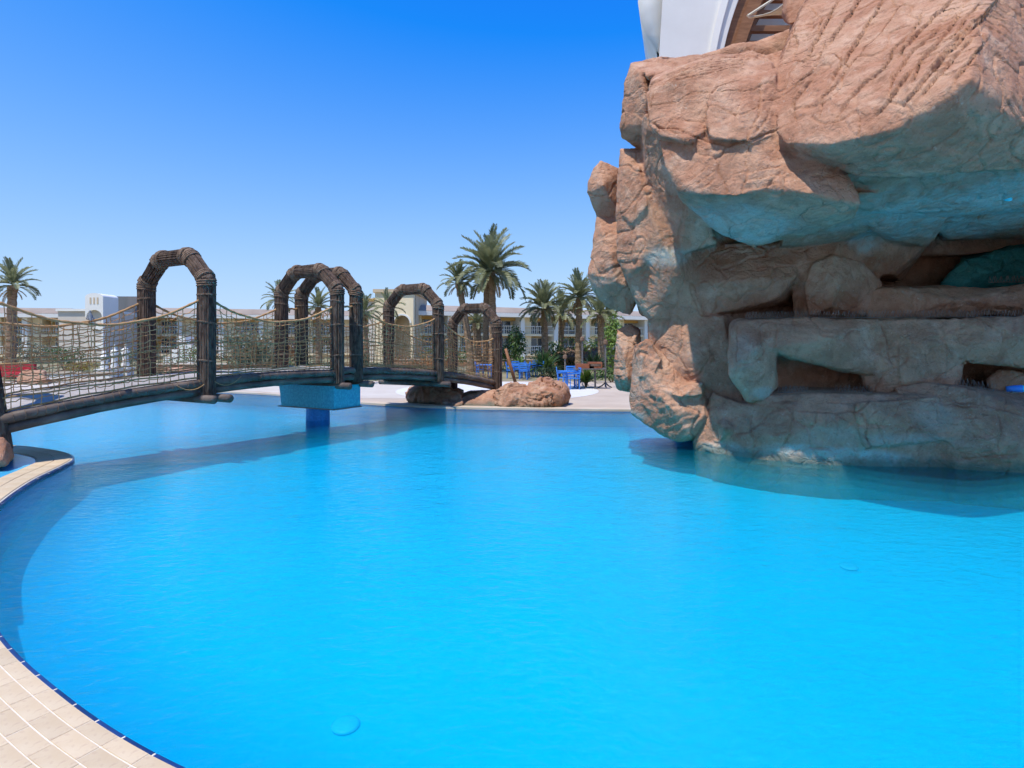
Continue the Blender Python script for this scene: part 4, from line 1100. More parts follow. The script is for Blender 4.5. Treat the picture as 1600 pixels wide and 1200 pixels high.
# lashings that tie the net to the logs
for (i, j) in SPANS:
    if i == 2: continue
    mb = MB()
    for side, outw in ((0.0, -1), (1.0, 1)):
        L = (deck_pt(i, 1, side) - deck_pt(i, 0, side)).length
        for t in np.linspace(0.05, 0.95, int(L / 0.14)):
            c = deck_pt(i, t, side, -0.085) + WN * outw * 0.02
            ax = deck_pt(i, min(1, t + 0.05), side) - deck_pt(i, t - 0.04, side)
            ring(mb, c, ax, 0.091, 0.0065, random.uniform(-0.05, 0.05), 10)
    o = bobj(mb, 'log_lashing', M['oldrope']); o['kind'] = 'stuff'

# projecting logs under the near posts
for ai, offs in ((1, (-0.12, 0.2)), (2, (0.0,)), (3, (0.12,)), (4, (0.0,))):
    pos, dz, wf_, hf = ARCH[ai]
    along = (ARCH[min(ai + 1, 5)][0] - ARCH[ai - 1][0]).normalized()
    for of in offs:
        a = pos + along * of - WN * 0.42; b = pos + WV * wf_ + along * of + WN * 0.35
        a.z = b.z = dz - 0.40
        mb = MB(); mb.tube([a, a.lerp(b, 0.5), b], [0.085, 0.08, 0.085], 12)
        bobj(mb, 'projecting_log', M['log'], None, True)

# ropes and nets
def rope_pts(i, side, h0, h1, sag, nseg=22):
    pts = []
    for t in np.linspace(0, 1, nseg):
        p = deck_pt(i, t, side)
        p.z += h0 + (h1 - h0) * t - sag * 4 * t * (1 - t) + 0.008 * math.sin(t * 23 + i)
        pts.append(p)
    return pts
def interp(pts, t):
    k = t * (len(pts) - 1); a = int(min(math.floor(k), len(pts) - 2)); return pts[a].lerp(pts[a + 1], k - a)
for (i, j) in SPANS:
    for side in (0.0, 1.0):
        short = (i == 2)
        sag = 0.10 if short else (0.52 if i in (0, 1) else 0.46)
        h0 = 1.62; h1 = 1.62
        if i == 0: h0, h1, sag = 1.74, 1.64, 0.50
        if i == 4: h1 = 1.46
        top = rope_pts(i, side, h0, h1, sag)
        mb = MB(); tw = []
        fine = [interp(top, t) for t in np.linspace(0, 1, 90)]
        mb.tube(fine, [0.025 * (1 + 0.16 * math.sin(k * 1.35)) for k in range(len(fine))], 7)
        bobj(mb, 'hand_rope', M['rope'], None, True)
        if short: continue
        mid = rope_pts(i, side, 0.78, 0.80, 0.16)
        mb = MB(); mb.tube(mid, 0.015, 6); bobj(mb, 'middle_rope', M['rope'], None, True)
        low = rope_pts(i, side, 0.24 if i == 0 else 0.10, 0.14 if i == 0 else 0.10, 0.03)
        mb = MB(); mb.tube(low, 0.016, 6); bobj(mb, 'lower_rope', M['rope'], None, True)
        bot = rope_pts(i, side, 0.03, 0.03, 0.0)
        mb = MB(); mb.tube(bot, 0.018, 6); bobj(mb, 'edge_rope', M['rope'], None, True)
        # net
        mb = MB()
        L = (top[-1] - top[0]).length
        nv = int(L / 0.13); nh = 12
        grid = []
        for a in range(nv + 1):
            t = (a + (random.uniform(-0.22, 0.22) if 0 < a < nv else 0)) / nv
            t = min(max(t, 0.02), 0.985)
            colp = []
            b0 = interp(bot, t); t1 = interp(top, min(max(t + random.uniform(-0.012, 0.012), 0), 1))
            for b in range(nh + 1):
                f = b / nh
                p = b0.lerp(t1, f)
                if 0 < b < nh:
                    p = p + (bot[-1] - bot[0]).normalized() * random.uniform(-0.018, 0.018) + Vector((0, 0, random.uniform(-0.022, 0.022)))
                p = p + WN * 0.03 * math.sin(f * 3.1 + a * 0.4) * (1 if side else -1)
                colp.append(p)
            grid.append(colp)
        for colp in grid: mb.tube(colp, 0.0088, 4, False)
        for b in range(1, nh):
            if b % 1 == 0:
                row = []
                for a in range(nv):
                    p, q = grid[a][b], grid[a + 1][b]
                    row += [p, p.lerp(q, 0.5) - Vector((0, 0, random.uniform(0.0, 0.03)))]
                row.append(grid[-1][b])
                mb.tube(row, 0.0085, 4, False)
        o = bobj(mb, 'rope_net', M['net']); o['kind'] = 'stuff'
# loose cord ends hanging on the logs
for (i, t0, t1) in ((0, 0.80, 0.99), (1, 0.02, 0.2)):
    a, b = deck_pt(i, t0, 0, -0.05) - WN * 0.13, deck_pt(i, t1, 0, -0.02) - WN * 0.13
    pts = [a.lerp(b, t) - Vector((0, 0, 0.55 * t * (1 - t))) for t in np.linspace(0, 1, 12)]
    mb = MB(); mb.tube(pts, 0.007, 4); bobj(mb, 'loose_cord', M['rope'])

# mosaic pier under the middle of the bridge
pier = empty('bridge_pier', (-4.95, 14.8, -0.5))
tag(pier, 'turquoise mosaic block on a navy column standing in the pool under the bridge', 'pier')
along = Vector((0.47, 0.88, 0)).normalized()
Rm = Matrix(((WN.x, along.x, 0), (WN.y, along.y, 0), (0, 0, 1)))
c0 = (ARCH[2][0] + ARCH[3][0]) / 2 + WV * 0.46
def pobj(mb, nm, m):
    o = mb.obj(nm, m, pier); o.data.transform(Matrix.Translation(-Vector((-4.95, 14.8, -0.5)))); return o
mb = MB()
hw, hl = 0.98, 0.46
vs = []
for (z, ew, el) in ((0.36, hw - 0.1, hl), (0.92, hw, hl)):
    for (a, b) in ((-1, -1), (1, -1), (1, 1), (-1, 1)):
        q = Rm @ Vector((a * (ew if a > 0 else hw - 0.02), b * el, 0)); vs.append((c0.x + q.x, c0.y + q.y, z))
mb.add(vs, [(0, 1, 2, 3), (7, 6, 5, 4), (0, 4, 5, 1), (1, 5, 6, 2), (2, 6, 7, 3), (3, 7, 4, 0)])
pobj(mb, 'block', M['mosaic'])
mb = MB(); mb.box((c0.x, c0.y, 0.345), (2 * hw + 0.04, 2 * hl + 0.04, 0.028), Rm.to_3x3()); pobj(mb, 'trim', M['greymetal'])
mb = MB(); mb.lathe((c0.x - 0.05, c0.y, -1.1), [(0.30, 0), (0.30, 1.0), (0.29, 1.43)], 24); pobj(mb, 'column', M['mosaic_navy'])

# pigeon on the hand rope
def pigeon(loc, rz):
    root = empty('pigeon', loc, rz); root.scale = (0.8, 0.8, 0.8)
    secs = [(-0.17, 0.035, 0.012, 0.006), (-0.10, 0.055, 0.028, 0.016), (-0.04, 0.085, 0.045, 0.042), (0.03, 0.11, 0.055, 0.058), (0.08, 0.145, 0.048, 0.052), (0.105, 0.185, 0.030, 0.034), (0.115, 0.215, 0.024, 0.026), (0.125, 0.24, 0.023, 0.023), (0.135, 0.258, 0.012, 0.012), (0.14, 0.264, 0.003, 0.003)]
    mb = MB(); nr = 12; vs = []; fs = []
    for (x, z, ry, rz_) in secs:
        for j in range(nr):
            w = 2 * math.pi * j / nr
            vs.append((x - 0.35 * rz_ * math.sin(w), ry * math.cos(w), z + rz_ * math.sin(w)))
    for i in range(len(secs) - 1):
        for j in range(nr):
            j2 = (j + 1) % nr; fs.append((i * nr + j, i * nr + j2, (i + 1) * nr + j2, (i + 1) * nr + j))
    fs.append(tuple(range(nr))); fs.append(tuple(reversed([(len(secs) - 1) * nr + j for j in range(nr)])))
    mb.add(vs, fs); o = mb.obj('body', M['bird'], root, True)
    mb = MB(); mb.tube([(0.142, 0, 0.243), (0.168, 0, 0.234)], [0.007, 0.001], 6); mb.obj('beak', M['greymetal'], root)
    for s in (-1, 1):
        mb = MB(); mb.tube([(0.01, 0.02 * s, 0.06), (0.015, 0.02 * s, 0.0)], 0.005, 5); mb.obj('leg', M['brownbox'], root)
        mb = MB(); mb.tube([(0.06, 0.045 * s, 0.12), (-0.02, 0.054 * s, 0.085), (-0.13, 0.03 * s, 0.05)], [0.012, 0.026, 0.004], 8); mb.obj('wing', M['greymetal'], root, True)
    tag(root, 'small grey pigeon perched on the sagging hand rope', 'pigeon')
pp = rope_pts(0, 0.0, 1.74, 1.64, 0.50)
best = min(pp, key=lambda q: abs(800 + q.x / q.y * F - 138))
pigeon(best + Vector((0, 0, 0.028)), math.radians(128))

# rocks at both landings
r0 = rock('landing_rock', [
    [(-40, 700, 8.9), (2, 690, 8.8), (16, 694, 8.95), (22, 712, 8.9), (14, 728, 8.7), (-30, 740, 8.5), (-60, 700, 9.3), (10, 690, 9.8), (18, 715, 9.8), (-60, 735, 9.5)],
    [(-20, 682, 8.85), (3, 684, 8.85), (10, 696, 8.8), (5, 722, 8.6), (-30, 728, 8.5), (-30, 682, 9.6), (10, 686, 9.5), (10, 720, 9.6)]],
    M['rock_small'], None, 0.035, 2, 0.7, seed=80.0, greybase=0.0)
tag(r0, 'red-brown rock footing the bridge beside the small blue channel', 'rock', 'rocks at the bridge ends')
def grock(name, hulls, label, seed, group='rocks at the bridge ends', voxel=0.05, amp=1.0, smooth=2, **k):
    o = rock(name, hulls, M['rock_small'], None, voxel, smooth, amp, seed=seed, **k)
    tag(o, label, 'rock', group); return o
grock('landing_rock', [
    [(772, 632, 17.6), (770, 612, 17.9), (790, 600, 17.9), (830, 598, 17.8), (858, 605, 17.8), (864, 625, 17.5), (840, 634, 17.3), (790, 637, 17.3), (775, 612, 19.2), (860, 610, 19.2), (865, 625, 19), (775, 628, 19)],
    [(818, 604, 18.3), (828, 594, 18.4), (845, 589, 18.4), (858, 595, 18.3), (866, 612, 18.1), (838, 605, 17.9), (822, 596, 19.0), (858, 595, 19.0), (868, 612, 19.1), (815, 612, 19)],
    [(850, 608, 18.0), (868, 604, 18.1), (876, 614, 18.2), (874, 627, 18.0), (850, 630, 17.7), (852, 606, 18.9), (875, 610, 18.9), (874, 627, 18.9)]],
    'tan boulder with a scooped top beside the far bridge landing', 90.0, voxel=0.032, amp=3.8, smooth=1, strata=(0.2, 0.2, 0.9))
grock('landing_rock', [
    [(632, 612, 19.2), (650, 607, 19.4), (690, 609, 19.2), (700, 618, 18.6), (690, 628, 18.3), (650, 627, 18.5), (636, 624, 18.8), (640, 609, 20.4), (700, 609, 20.2), (700, 624, 20)]],
    'low flat reddish rock under the bridge, the one farthest from the boulder', 95.0, voxel=0.04, amp=3.0)
grock('landing_rock', [
    [(672, 632, 18.0), (680, 620, 18.3), (700, 610, 18.5), (718, 612, 18.3), (724, 626, 17.9), (718, 636, 17.6), (690, 636, 17.7), (690, 612, 19.3), (722, 612, 19.3), (722, 632, 19)]],
    'pointed reddish rock in the sun at the pool edge under the bridge', 99.0, voxel=0.04, amp=3.0)
grock('landing_rock', [
    [(716, 634, 18.0), (720, 616, 18.4), (745, 610, 18.6), (775, 611, 18.6), (780, 634, 17.8), (745, 637, 17.7), (720, 614, 20.2), (780, 610, 20.2), (780, 632, 20.2), (720, 632, 20.2)]],
    'dark shaded rock directly below the end ramp of the bridge', 103.0, voxel=0.05, amp=1.2, greybase=0.7)

# ------------------------------------------------------------------ white tower behind the rock
tower = empty('white_tower', P(1080, 60, 15.5))
tag(tower, 'white curved tower with brown timber louvres rising behind the rock', 'tower')
TO = P(1080, 60, 15.5)
def tobj(mb, nm, m, smooth=False, parent=tower):
    o = mb.obj(nm, m, parent, smooth); o.data.transform(Matrix.Translation(-TO)); return o
def ribbon(la, lb, d0, d1, n=14):
    """closed band between two pixel curves (x at y) extruded from depth d0 to d1"""
    mb = MB(); ys = np.linspace(130, -200, n); vs = []
    for y in ys:
        for (l, d) in ((la, d0), (lb, d0), (lb, d1), (la, d1)):
            q = P(l(y), y, d0); vs.append((q.x + (d - d0) * 0.30, q.y + (d - d0), q.z))
    fs = []
    for i in range(n - 1):
        for k in range(4):
            k2 = (k + 1) % 4; fs.append((4 * i + k, 4 * i + k2, 4 * i + 4 + k2, 4 * i + 4 + k))
    fs.append((3, 2, 1, 0)); fs.append(tuple(4 * (n - 1) + k for k in range(4)))
    return mb.add(vs, fs)
cur = lambda a, b, c: (lambda y: a + b * (85 - y) + c * (85 - y) ** 2)
shell_l = cur(1030, -0.80, 0.0048); edge = cur(1030, 0.06, 0.0); l1 = cur(1108, 0.17, 0.0006); l2 = cur(1118, 0.17, 0.0008); l3 = cur(1129, 0.20, 0.0010); w1 = cur(1144, 0.22, 0.0011); w2 = cur(1160, 0.26, 0.0013)
tobj(ribbon(shell_l, edge, 15.9, 18.5), 'curved_shell', M['pearl'], True)
tobj(ribbon(edge, l1, 15.5, 18.5), 'front_wall', M['pearl'])
tobj(ribbon(l1, l2, 15.42, 18.4), 'raised_band', M['white'])
tobj(ribbon(l2, l3, 15.5, 18.4), 'front_wall', M['pearl'])
tobj(ribbon(l3, w1, 15.62, 18.2), 'timber_frame', M['timber'])
tobj(ribbon(w1, w2, 15.55, 18.2), 'timber_frame', M['timber'])
for k in range(9):
    y = 92 - k * 24
    a, b = P(w2(y), y, 15.75), P(1330, y, 15.75)
    mb = MB(); mb.bx(a.x, b.x, 15.75, 15.9, a.z - 0.08, a.z + 0.08); tobj(mb, 'louvre', M['timber'])
mb = MB(); a = P(1150, 120, 16.6); b = P(1400, -120, 16.6); mb.bx(a.x, b.x, 16.6, 16.8, a.z, b.z); tobj(mb, 'back_panel', M['white'])
# canvas awning in front of the tower
aw = empty('canvas_awning', P(1200, 20, 13.5)); AO = P(1200, 20, 13.5)
tag(aw, 'pointed cream canvas awning between the tower and the rock top', 'awning')
mb = MB(); n = 9
tipp, top0, top1, low = P(1169, 25, 13.0), P(1215, -6, 13.3), P(1290, -50, 13.4), P(1190, 44, 13.9)
vs = []; 
for i in range(n):
    f = i / (n - 1)
    a = tipp.lerp(P(1260, -34, 13.2), f) - Vector((0, 0, 0.25 * math.sin(math.pi * f)))
    b = P(1172, 27, 13.02).lerp(P(1188, 42, 14.0), min(1, f * 1.6)).lerp(P(1260, 30, 14.2), f) + Vector((0, 0, 0.22 * math.sin(math.pi * f)))
    vs += [a, b, a - Vector((0, -0.01, 0.03)), b - Vector((0, -0.01, 0.03))]
fs = []
for i in range(n - 1):
    k = 4 * i; fs += [(k, k + 1, k + 5, k + 4), (k + 2, k + 6, k + 7, k + 3), (k, k + 4, k + 6, k + 2), (k + 1, k + 3, k + 7, k + 5)]
mb.add(vs, fs); o = mb.obj('canopy', M['canvas'], aw, True); o.data.transform(Matrix.Translation(-AO))
mb = MB(); mb.tube([P(1168, 25, 13.0), P(1262, -36, 13.2)], 0.03, 6); o = mb.obj('edge_cord', M['canvas'], aw); o.data.transform(Matrix.Translation(-AO))

# ------------------------------------------------------------------ hotel wings
def wing(name, label, p0, p1, bays, z_g, z_1, z_roof, fascia, flip=False, depth=10.0, balcony=True):
    """two-storey wing whose front runs from p0 to p1 (plan points), front faces the camera"""
    root = empty(name, (p0.x, p0.y, 0), math.atan2(p1.y - p0.y, p1.x - p0.x))
    tag(root, label, 'building', 'hotel wings behind the pool')
    L = (p1 - p0).length; b = L / bays
    mb = MB(); mb.bx(-0.2, L + 0.2, 2.0, depth, 0, z_roof - fascia + 0.02); mb.obj('wall', M['cream'], root)
    mb = MB(); mb.bx(-0.2, L + 0.2, 0.15, 2.0, 0, z_g - 0.25); mb.obj('plinth', M['beige'], root)
    rf = MB(); rf.bx(-0.6, L + 0.6, -0.9, depth, z_roof - fascia, z_roof - fascia * 0.62); r1 = rf.obj('eaves', M['white'], root)
    rf = MB()
    zt = z_roof
    rf.add([(-0.6, -0.85, z_roof - fascia * 0.6), (L + 0.6, -0.85, z_roof - fascia * 0.6), (L + 0.3, 0.6, zt), (-0.3, 0.6, zt), (L + 0.3, depth, zt), (-0.3, depth, zt), (L + 0.6, depth, z_roof - fascia * 0.6), (-0.6, depth, z_roof - fascia * 0.6)],
           [(0, 1, 2, 3), (3, 2, 4, 5), (1, 6, 4, 2), (0, 3, 5, 7), (5, 4, 6, 7)])
    rf.obj('roof', M['roof'], root)
    for i in range(bays + 1):
        x = i * b
        mb = MB(); mb.bx(x - 0.28, x + 0.28, -0.35, 2.02, 0, z_roof - fascia - 0.003)
        mb.obj('column', M['white'], root)
        mb = MB(); mb.bx(x + 0.285, x + 1.5, 0.3, 2.03, 0, z_roof - fascia - 0.005)
        mb.obj('pier_wall', M['cream'], root)
    for i in range(bays):
        x0, x1 = i * b + 0.3, (i + 1) * b - 0.3
        for (z, zn) in ((z_g, z_1), (z_1, z_roof - fascia)):
            mb = MB(); mb.bx(x0, x1, -0.1, 2.01, z - 0.28, z); mb.obj('balcony_slab', M['cream'], root)
            mb = MB(); mb.bx(x0 + 1.25, x1, 1.2, 1.97, zn - 0.36, zn - 0.30 if zn == z_1 else zn - 0.01); mb.obj('soffit', M['orange'], root)
            mb = MB(); mb.bx(x0 + 1.25, x1, 1.93, 1.985, z + 0.02, zn - 0.38); mb.obj('ochre_panel', M['orange'] if (i + int(z)) % 2 == 0 else M['cream'], root)
            rl = MB()
            rl.bx(x0, x1, -0.06, 0.0, z + 0.92, z + 0.99); rl.bx(x0, x1, -0.05, -0.01, z + 0.48, z + 0.52)
            nb = 14
            for k in range(nb + 1):
                xx = x0 + (x1 - x0) * k / nb; rl.bx(xx - 0.018, xx + 0.018, -0.045, -0.015, z + 0.02, z + 0.92)
            rl.obj('railing', M['white'], root)
            # sliding window
            wx0, wx1 = x0 + 1.9, x1 - 0.35
            fr = MB()
            for (a, c, e, g) in ((wx0, wx1, z + 1.98, z + 2.06), (wx0, wx1, z + 0.02, z + 0.08)): fr.bx(a, c, 1.86, 1.925, e, min(g, zn - 0.4))
            for xx in (wx0, (wx0 + wx1) / 2, wx1): fr.bx(xx - 0.05, xx + 0.05, 1.855, 1.92, z + 0.08, min(z + 1.98, zn - 0.45))
            w = fr.obj('window', M['white'], root)
            for (a, c) in ((wx0 + 0.05, (wx0 + wx1) / 2 - 0.05), ((wx0 + wx1) / 2 + 0.05, wx1 - 0.05)):
                g = MB(); g.bx(a, c, 1.88, 1.90, z + 0.08, min(z + 1.98, zn - 0.45)); g.obj('pane', M['glass'], w)
    return root
def pl(px, d): return Vector(((px - 800) / F * d, d))
wing('hotel_wing', 'long cream two-storey hotel wing with white columns behind the palms', pl(640, 66), pl(1090, 84), 9, 0.75, 3.25, 6.55, 1.25)
wing('hotel_wing', 'cream two-storey hotel wing behind the first span of the bridge', pl(-160, 66), pl(104, 70), 4, 0.75, 3.15, 6.35, 1.2)
wing('hotel_wing', 'cream hotel wing partly hidden by the oleander bush', pl(214, 72), pl(584, 80), 6, 0.75, 3.25, 6.6, 1.3)

# stair tower on the left
st = empty('stair_tower', (pl(125, 62).x, 62, 0)); SO = Vector((pl(125, 62).x, 62, 0))
tag(st, 'white arched stair tower with beige side wall above the hotel roof', 'building')
def sobj(mb, nm, m, parent=st):
    o = mb.obj(nm, m, parent); 
    o.data.transform(Matrix.Translation(-SO)); return o
a, b = P(87, 486, 62), P(134, 590, 62)
mb = MB(); mb.bx(a.x, b.x, 62.3, 70, 0, a.z); sobj(mb, 'low_wall', M['lilac'])
mb = MB(); mb.bx(a.x - 0.1, b.x + 0.1, 62.1, 70, a.z, a.z + 0.25); sobj(mb, 'parapet', M['white'])
x0, x1 = P(133, 0, 61.6).x, P(161, 0, 61.6).x
zt = P(0, 464, 61.6).z
n = 12; vs = []; xc = (x0 + x1) / 2; hw = (x1 - x0) / 2
def prism(poly, y0, y1):
    mb = MB(); k = len(poly)
    vs = [(x, y0, z) for x, z in poly] + [(x, y1, z) for x, z in poly]
    mb.add(vs, [tuple(range(k)), tuple(reversed(range(k, 2 * k)))] + [(j, (j + 1) % k + 0, (j + 1) % k + k, j + k)[::-1] for j in range(k)])
    return mb
# head with arched top and arched soffit
zs = P(0, 482, 61.6).z
head = [(x0, zs - 0.9), (x0, zt)] + [(xc - hw * math.cos(t), zt + 0.42 * math.sin(t)) for t in np.linspace(0.15, math.pi - 0.15, n)] + [(x1, zt), (x1, zs - 0.9)] + [(xc + (hw - 0.12) * math.cos(t), zs - 0.9 + 0.75 * math.sin(t)) for t in np.linspace(0.0, math.pi, n)]
sobj(prism(head, 61.6, 64), 'arched_head', M['white'])
mb = MB(); mb.bx(x0 + 0.02, x1 - 0.02, 62.0, 64.5, 0, zs - 0.05); sobj(mb, 'shaft', M['lilac'])
mb = MB(); mb.bx(x1 - 0.18, x1, 61.62, 62.0, 0, zs - 0.9); sobj(mb, 'corner_pilaster', M['white'])
for k in range(3):
    xx = xc + (k - 1) * 0.38
    mb = MB(); mb.bx(xx - 0.08, xx + 0.08, 61.57, 61.598, zt - 0.75, zt - 0.05); sobj(mb, 'slot', M['beige'])
for k, zz in enumerate((P(0, 511, 62).z, P(0, 540, 62).z)):
    mb = MB(); mb.bx(xc - 0.2, x1 - 0.2, 61.9, 62.0, zz - 0.35, zz + 0.25); w = sobj(mb, 'stair_window', M['white'])
q0, q1 = P(161.5, 0, 62), P(216, 0, 73)
side = [(q0.x, 62.0), (q1.x, 73.0), (q1.x - 1.0, 74), (q0.x - 1.0, 63)]
mb = MB(); zz0 = P(0, 463, 62).z
mb.add([(x, y, 0) for x, y in side] + [(side[0][0], side[0][1], zz0), (side[1][0], side[1][1], zz0 + 0.9), (side[2][0], side[2][1], zz0 + 0.9), (side[3][0], side[3][1], zz0)], [(3, 2, 1, 0), (4, 5, 6, 7), (0, 1, 5, 4), (1, 2, 6, 5), (2, 3, 7, 6), (3, 0, 4, 7)])
sobj(mb, 'side_wall', M['beige'])

# beige entrance block in the middle
eb = empty('entrance_block', (pl(612, 62).x, 62, 0)); EO = Vector((pl(612, 62).x, 62, 0))
tag(eb, 'beige block with arched opening joining the hotel wings behind the bridge', 'building')
def eobj(mb, nm, m):
    o = mb.obj(nm, m, eb); o.data.transform(Matrix.Translation(-EO)); return o
ex0, ex1 = P(586, 0, 62).x, P(646, 0, 62).x; ez = P(0, 457, 62).z
cxa = P(628, 0, 62).x; ra = 0.85; za = P(0, 505, 62).z
body = [(ex0, 0), (ex0, ez), (ex1, ez), (ex1, 0), (cxa + ra, 0)] + [(cxa + ra * math.cos(t), za + ra * math.sin(t)) for t in np.linspace(0, math.pi, 14)] + [(cxa - ra, 0)]
eobj(prism(body, 62, 63), 'front_wall', M['cream'])
mb = MB(); mb.bx(ex0 + 0.02, ex1 - 0.02, 63.6, 72, 0, ez - 0.02); eobj(mb, 'rear_mass', M['beige'])
mb = MB(); mb.bx(ex0 - 0.2, ex1 + 0.2, 61.8, 72.1, ez, ez + 0.35); eobj(mb, 'cornice', M['beige'])
mb = MB()
tr = [(cxa + (ra + 0.18) * math.cos(t), za + (ra + 0.18) * math.sin(t)) for t in np.linspace(0, math.pi, 14)] + [(cxa + ra * math.cos(t), za + ra * math.sin(t)) for t in np.linspace(math.pi, 0, 14)]
eobj(prism(tr, 61.9, 61.997), 'arch_trim', M['white'])
mb = MB(); mb.bx(P(556, 0, 64).x, ex0 - 0.01, 62.4, 72, 0, P(0, 470, 62).z); eobj(mb, 'side_mass', M['lilac'])
mb = MB(); mb.bx(P(560, 0, 64).x, ex0 - 0.02, 62.2, 72, P(0, 470, 62).z, P(0, 466, 62).z); eobj(mb, 'side_cornice', M['orange'])

# ------------------------------------------------------------------ palms
def frond_mesh(name, e0, droop, L=3.0, m=None, nl=40, wid=0.55):
    mb = MB(); pts = []; x = z = 0.0; a = e0; k = 12
    for i in range(k + 1):
        pts.append(Vector((x, 0, z)))
        x += L / k * math.cos(a); z += L / k * math.sin(a); a -= droop / k * (0.4 + 1.2 * i / k)
    mb.tube(pts, [0.035 * (1 - 0.85 * i / k) for i in range(k + 1)], 4)
    r = random.Random(hash(name) % 1000 + int(e0 * 100))
    for i in range(nl):
        f = 0.16 + 0.84 * i / (nl - 1)
        q = f * k; i0 = min(int(q), k - 1); p = pts[i0].lerp(pts[i0 + 1], q - i0); t = (pts[i0 + 1] - pts[i0]).normalized()
        up = Vector((0, 1, 0)).cross(t) * -1
        ll = wid * (math.sin(math.pi * min(1, 0.12 + f * 0.80)) ** 0.7) * r.uniform(0.85, 1.1) + 0.08
        for s in (-1, 1):
            dirv = (t * 0.75 + Vector((0, s, 0)) * 0.75 + up * r.uniform(0.15, 0.5)).normalized()
            e = p + dirv * ll - Vector((0, 0, 0.10 * ll))
            m_ = p.lerp(e, 0.45) ; wv = t.cross(dirv).normalized().cross(dirv) * 0.045
            mb.add([p - wv * 0.5, m_ - wv, e, m_ + wv], [(0, 1, 2, 3)])
    return mb.mesh(name, False, [m])
FR = [frond_mesh('frond', e, d, 3.0, M['frond']) for e, d in ((1.45, 0.5), (1.2, 0.75), (0.95, 0.9), (0.7, 1.1), (0.42, 1.3), (0.15, 1.4), (-0.15, 1.25))]
FD = frond_mesh('dry_frond', -0.7, 0.7, 2.0, M['dryfrond'], 20, 0.35)
def palm(label, px, crown_py, d, crown_r, base_px=None, n=44, lean=0.0, trunk_r=0.22, dry=6, group='date palms in the garden'):
    top = P(px, crown_py, d); base = G(base_px if base_px is not None else px, d, DECK)
    root = empty('palm_tree', base, random.uniform(0, 6.28))
    Rz = Matrix.Rotation(-root.rotation_euler.z, 4, 'Z')
    tp = Rz @ (top - base)
    mb = MB(); k = 26; H = tp.z; pts = []; rr = []
    for i in range(k + 1):
        f = i / k
        pts.append(Vector((tp.x * f ** 1.5, tp.y * f ** 1.5, H * f)))
        rr.append(trunk_r * (1.25 - 0.35 * f) * (1.08 if i % 2 else 0.95) * (1.0 if f < 0.88 else 1.0 + 2.2 * (f - 0.88)))
    mb.tube(pts, rr, 10); mb.obj('trunk', M['palmtrunk'], root, False)
    s = crown_r / 2.75
    for i in range(n):
        f = (i + 0.5) / n
        v = min(len(FR) - 1, int(f * len(FR)))
        me = FR[v]
        o = link_mesh('frond', me, root); o.location = tp + Vector((0, 0, random.uniform(-0.1, 0.15) * s))
        o.rotation_euler = (random.uniform(-0.15, 0.15), random.uniform(-0.14, 0.14), i * 2.39996 + random.uniform(-0.2, 0.2))
        q = s * random.uniform(0.85, 1.1); o.scale = (q, q, q)
    for i in range(dry):
        o = link_mesh('dry_frond', FD, root); o.location = tp - Vector((0, 0, 0.15))
        o.rotation_euler = (0, random.uniform(-0.3, 0.2), i * 6.283 / dry + random.uniform(-0.4, 0.4)); q = s * random.uniform(0.7, 1.0); o.scale = (q, q, q)
    tag(root, label, 'palm tree', group)
    return root
palm('tall date palm beside the first span of the bridge', 20, 446, 32, 1.35, 16, 30)
palm('biggest date palm, on the stouter of the twin trunks above the last arch', 768, 425, 40, 2.7, 771, 44, trunk_r=0.24)
palm('date palm on the slimmer twin trunk tucked behind the biggest crown', 760, 432, 41, 2.1, 759, 18, trunk_r=0.2)
palm('leaning date palm next to the twin-trunk palm', 716, 442, 40, 1.45, 736, 30)
palm('short young palm framed by the last bridge arch', 745, 505, 44, 1.2, 746, 26, trunk_r=0.3)
palm('date palm in front of the hotel columns nearest the bridge', 850, 482, 42, 1.9, 852, 44)
palm('shaded date palm behind the row of three, lower than both neighbours', 878, 490, 46, 1.8, 876, 34)
palm('tall date palm with thin trunk rising above the hotel roof near the rock', 905, 466, 42, 1.8, 904, 44)
palm('half-hidden date palm with drooping fronds nearest the rock', 938, 492, 40, 1.5, 940, 30)
palm('slim date palm squeezed between the rock and its drooping neighbour', 953, 500, 44, 1.5, 952, 26)
palm('palm seen through the twin middle arches', 497, 480, 46, 1.5, 498, 30)
palm('dark palm rising over the roof just before the middle arches', 436, 470, 52, 1.7, 440, 26)
palm('palm crown peeking out between the middle arches and the entrance block', 570, 488, 50, 1.5, 572, 24)
palm('small palm in front of the arched entrance block', 606, 482, 46, 1.5, 606, 16, dry=2)

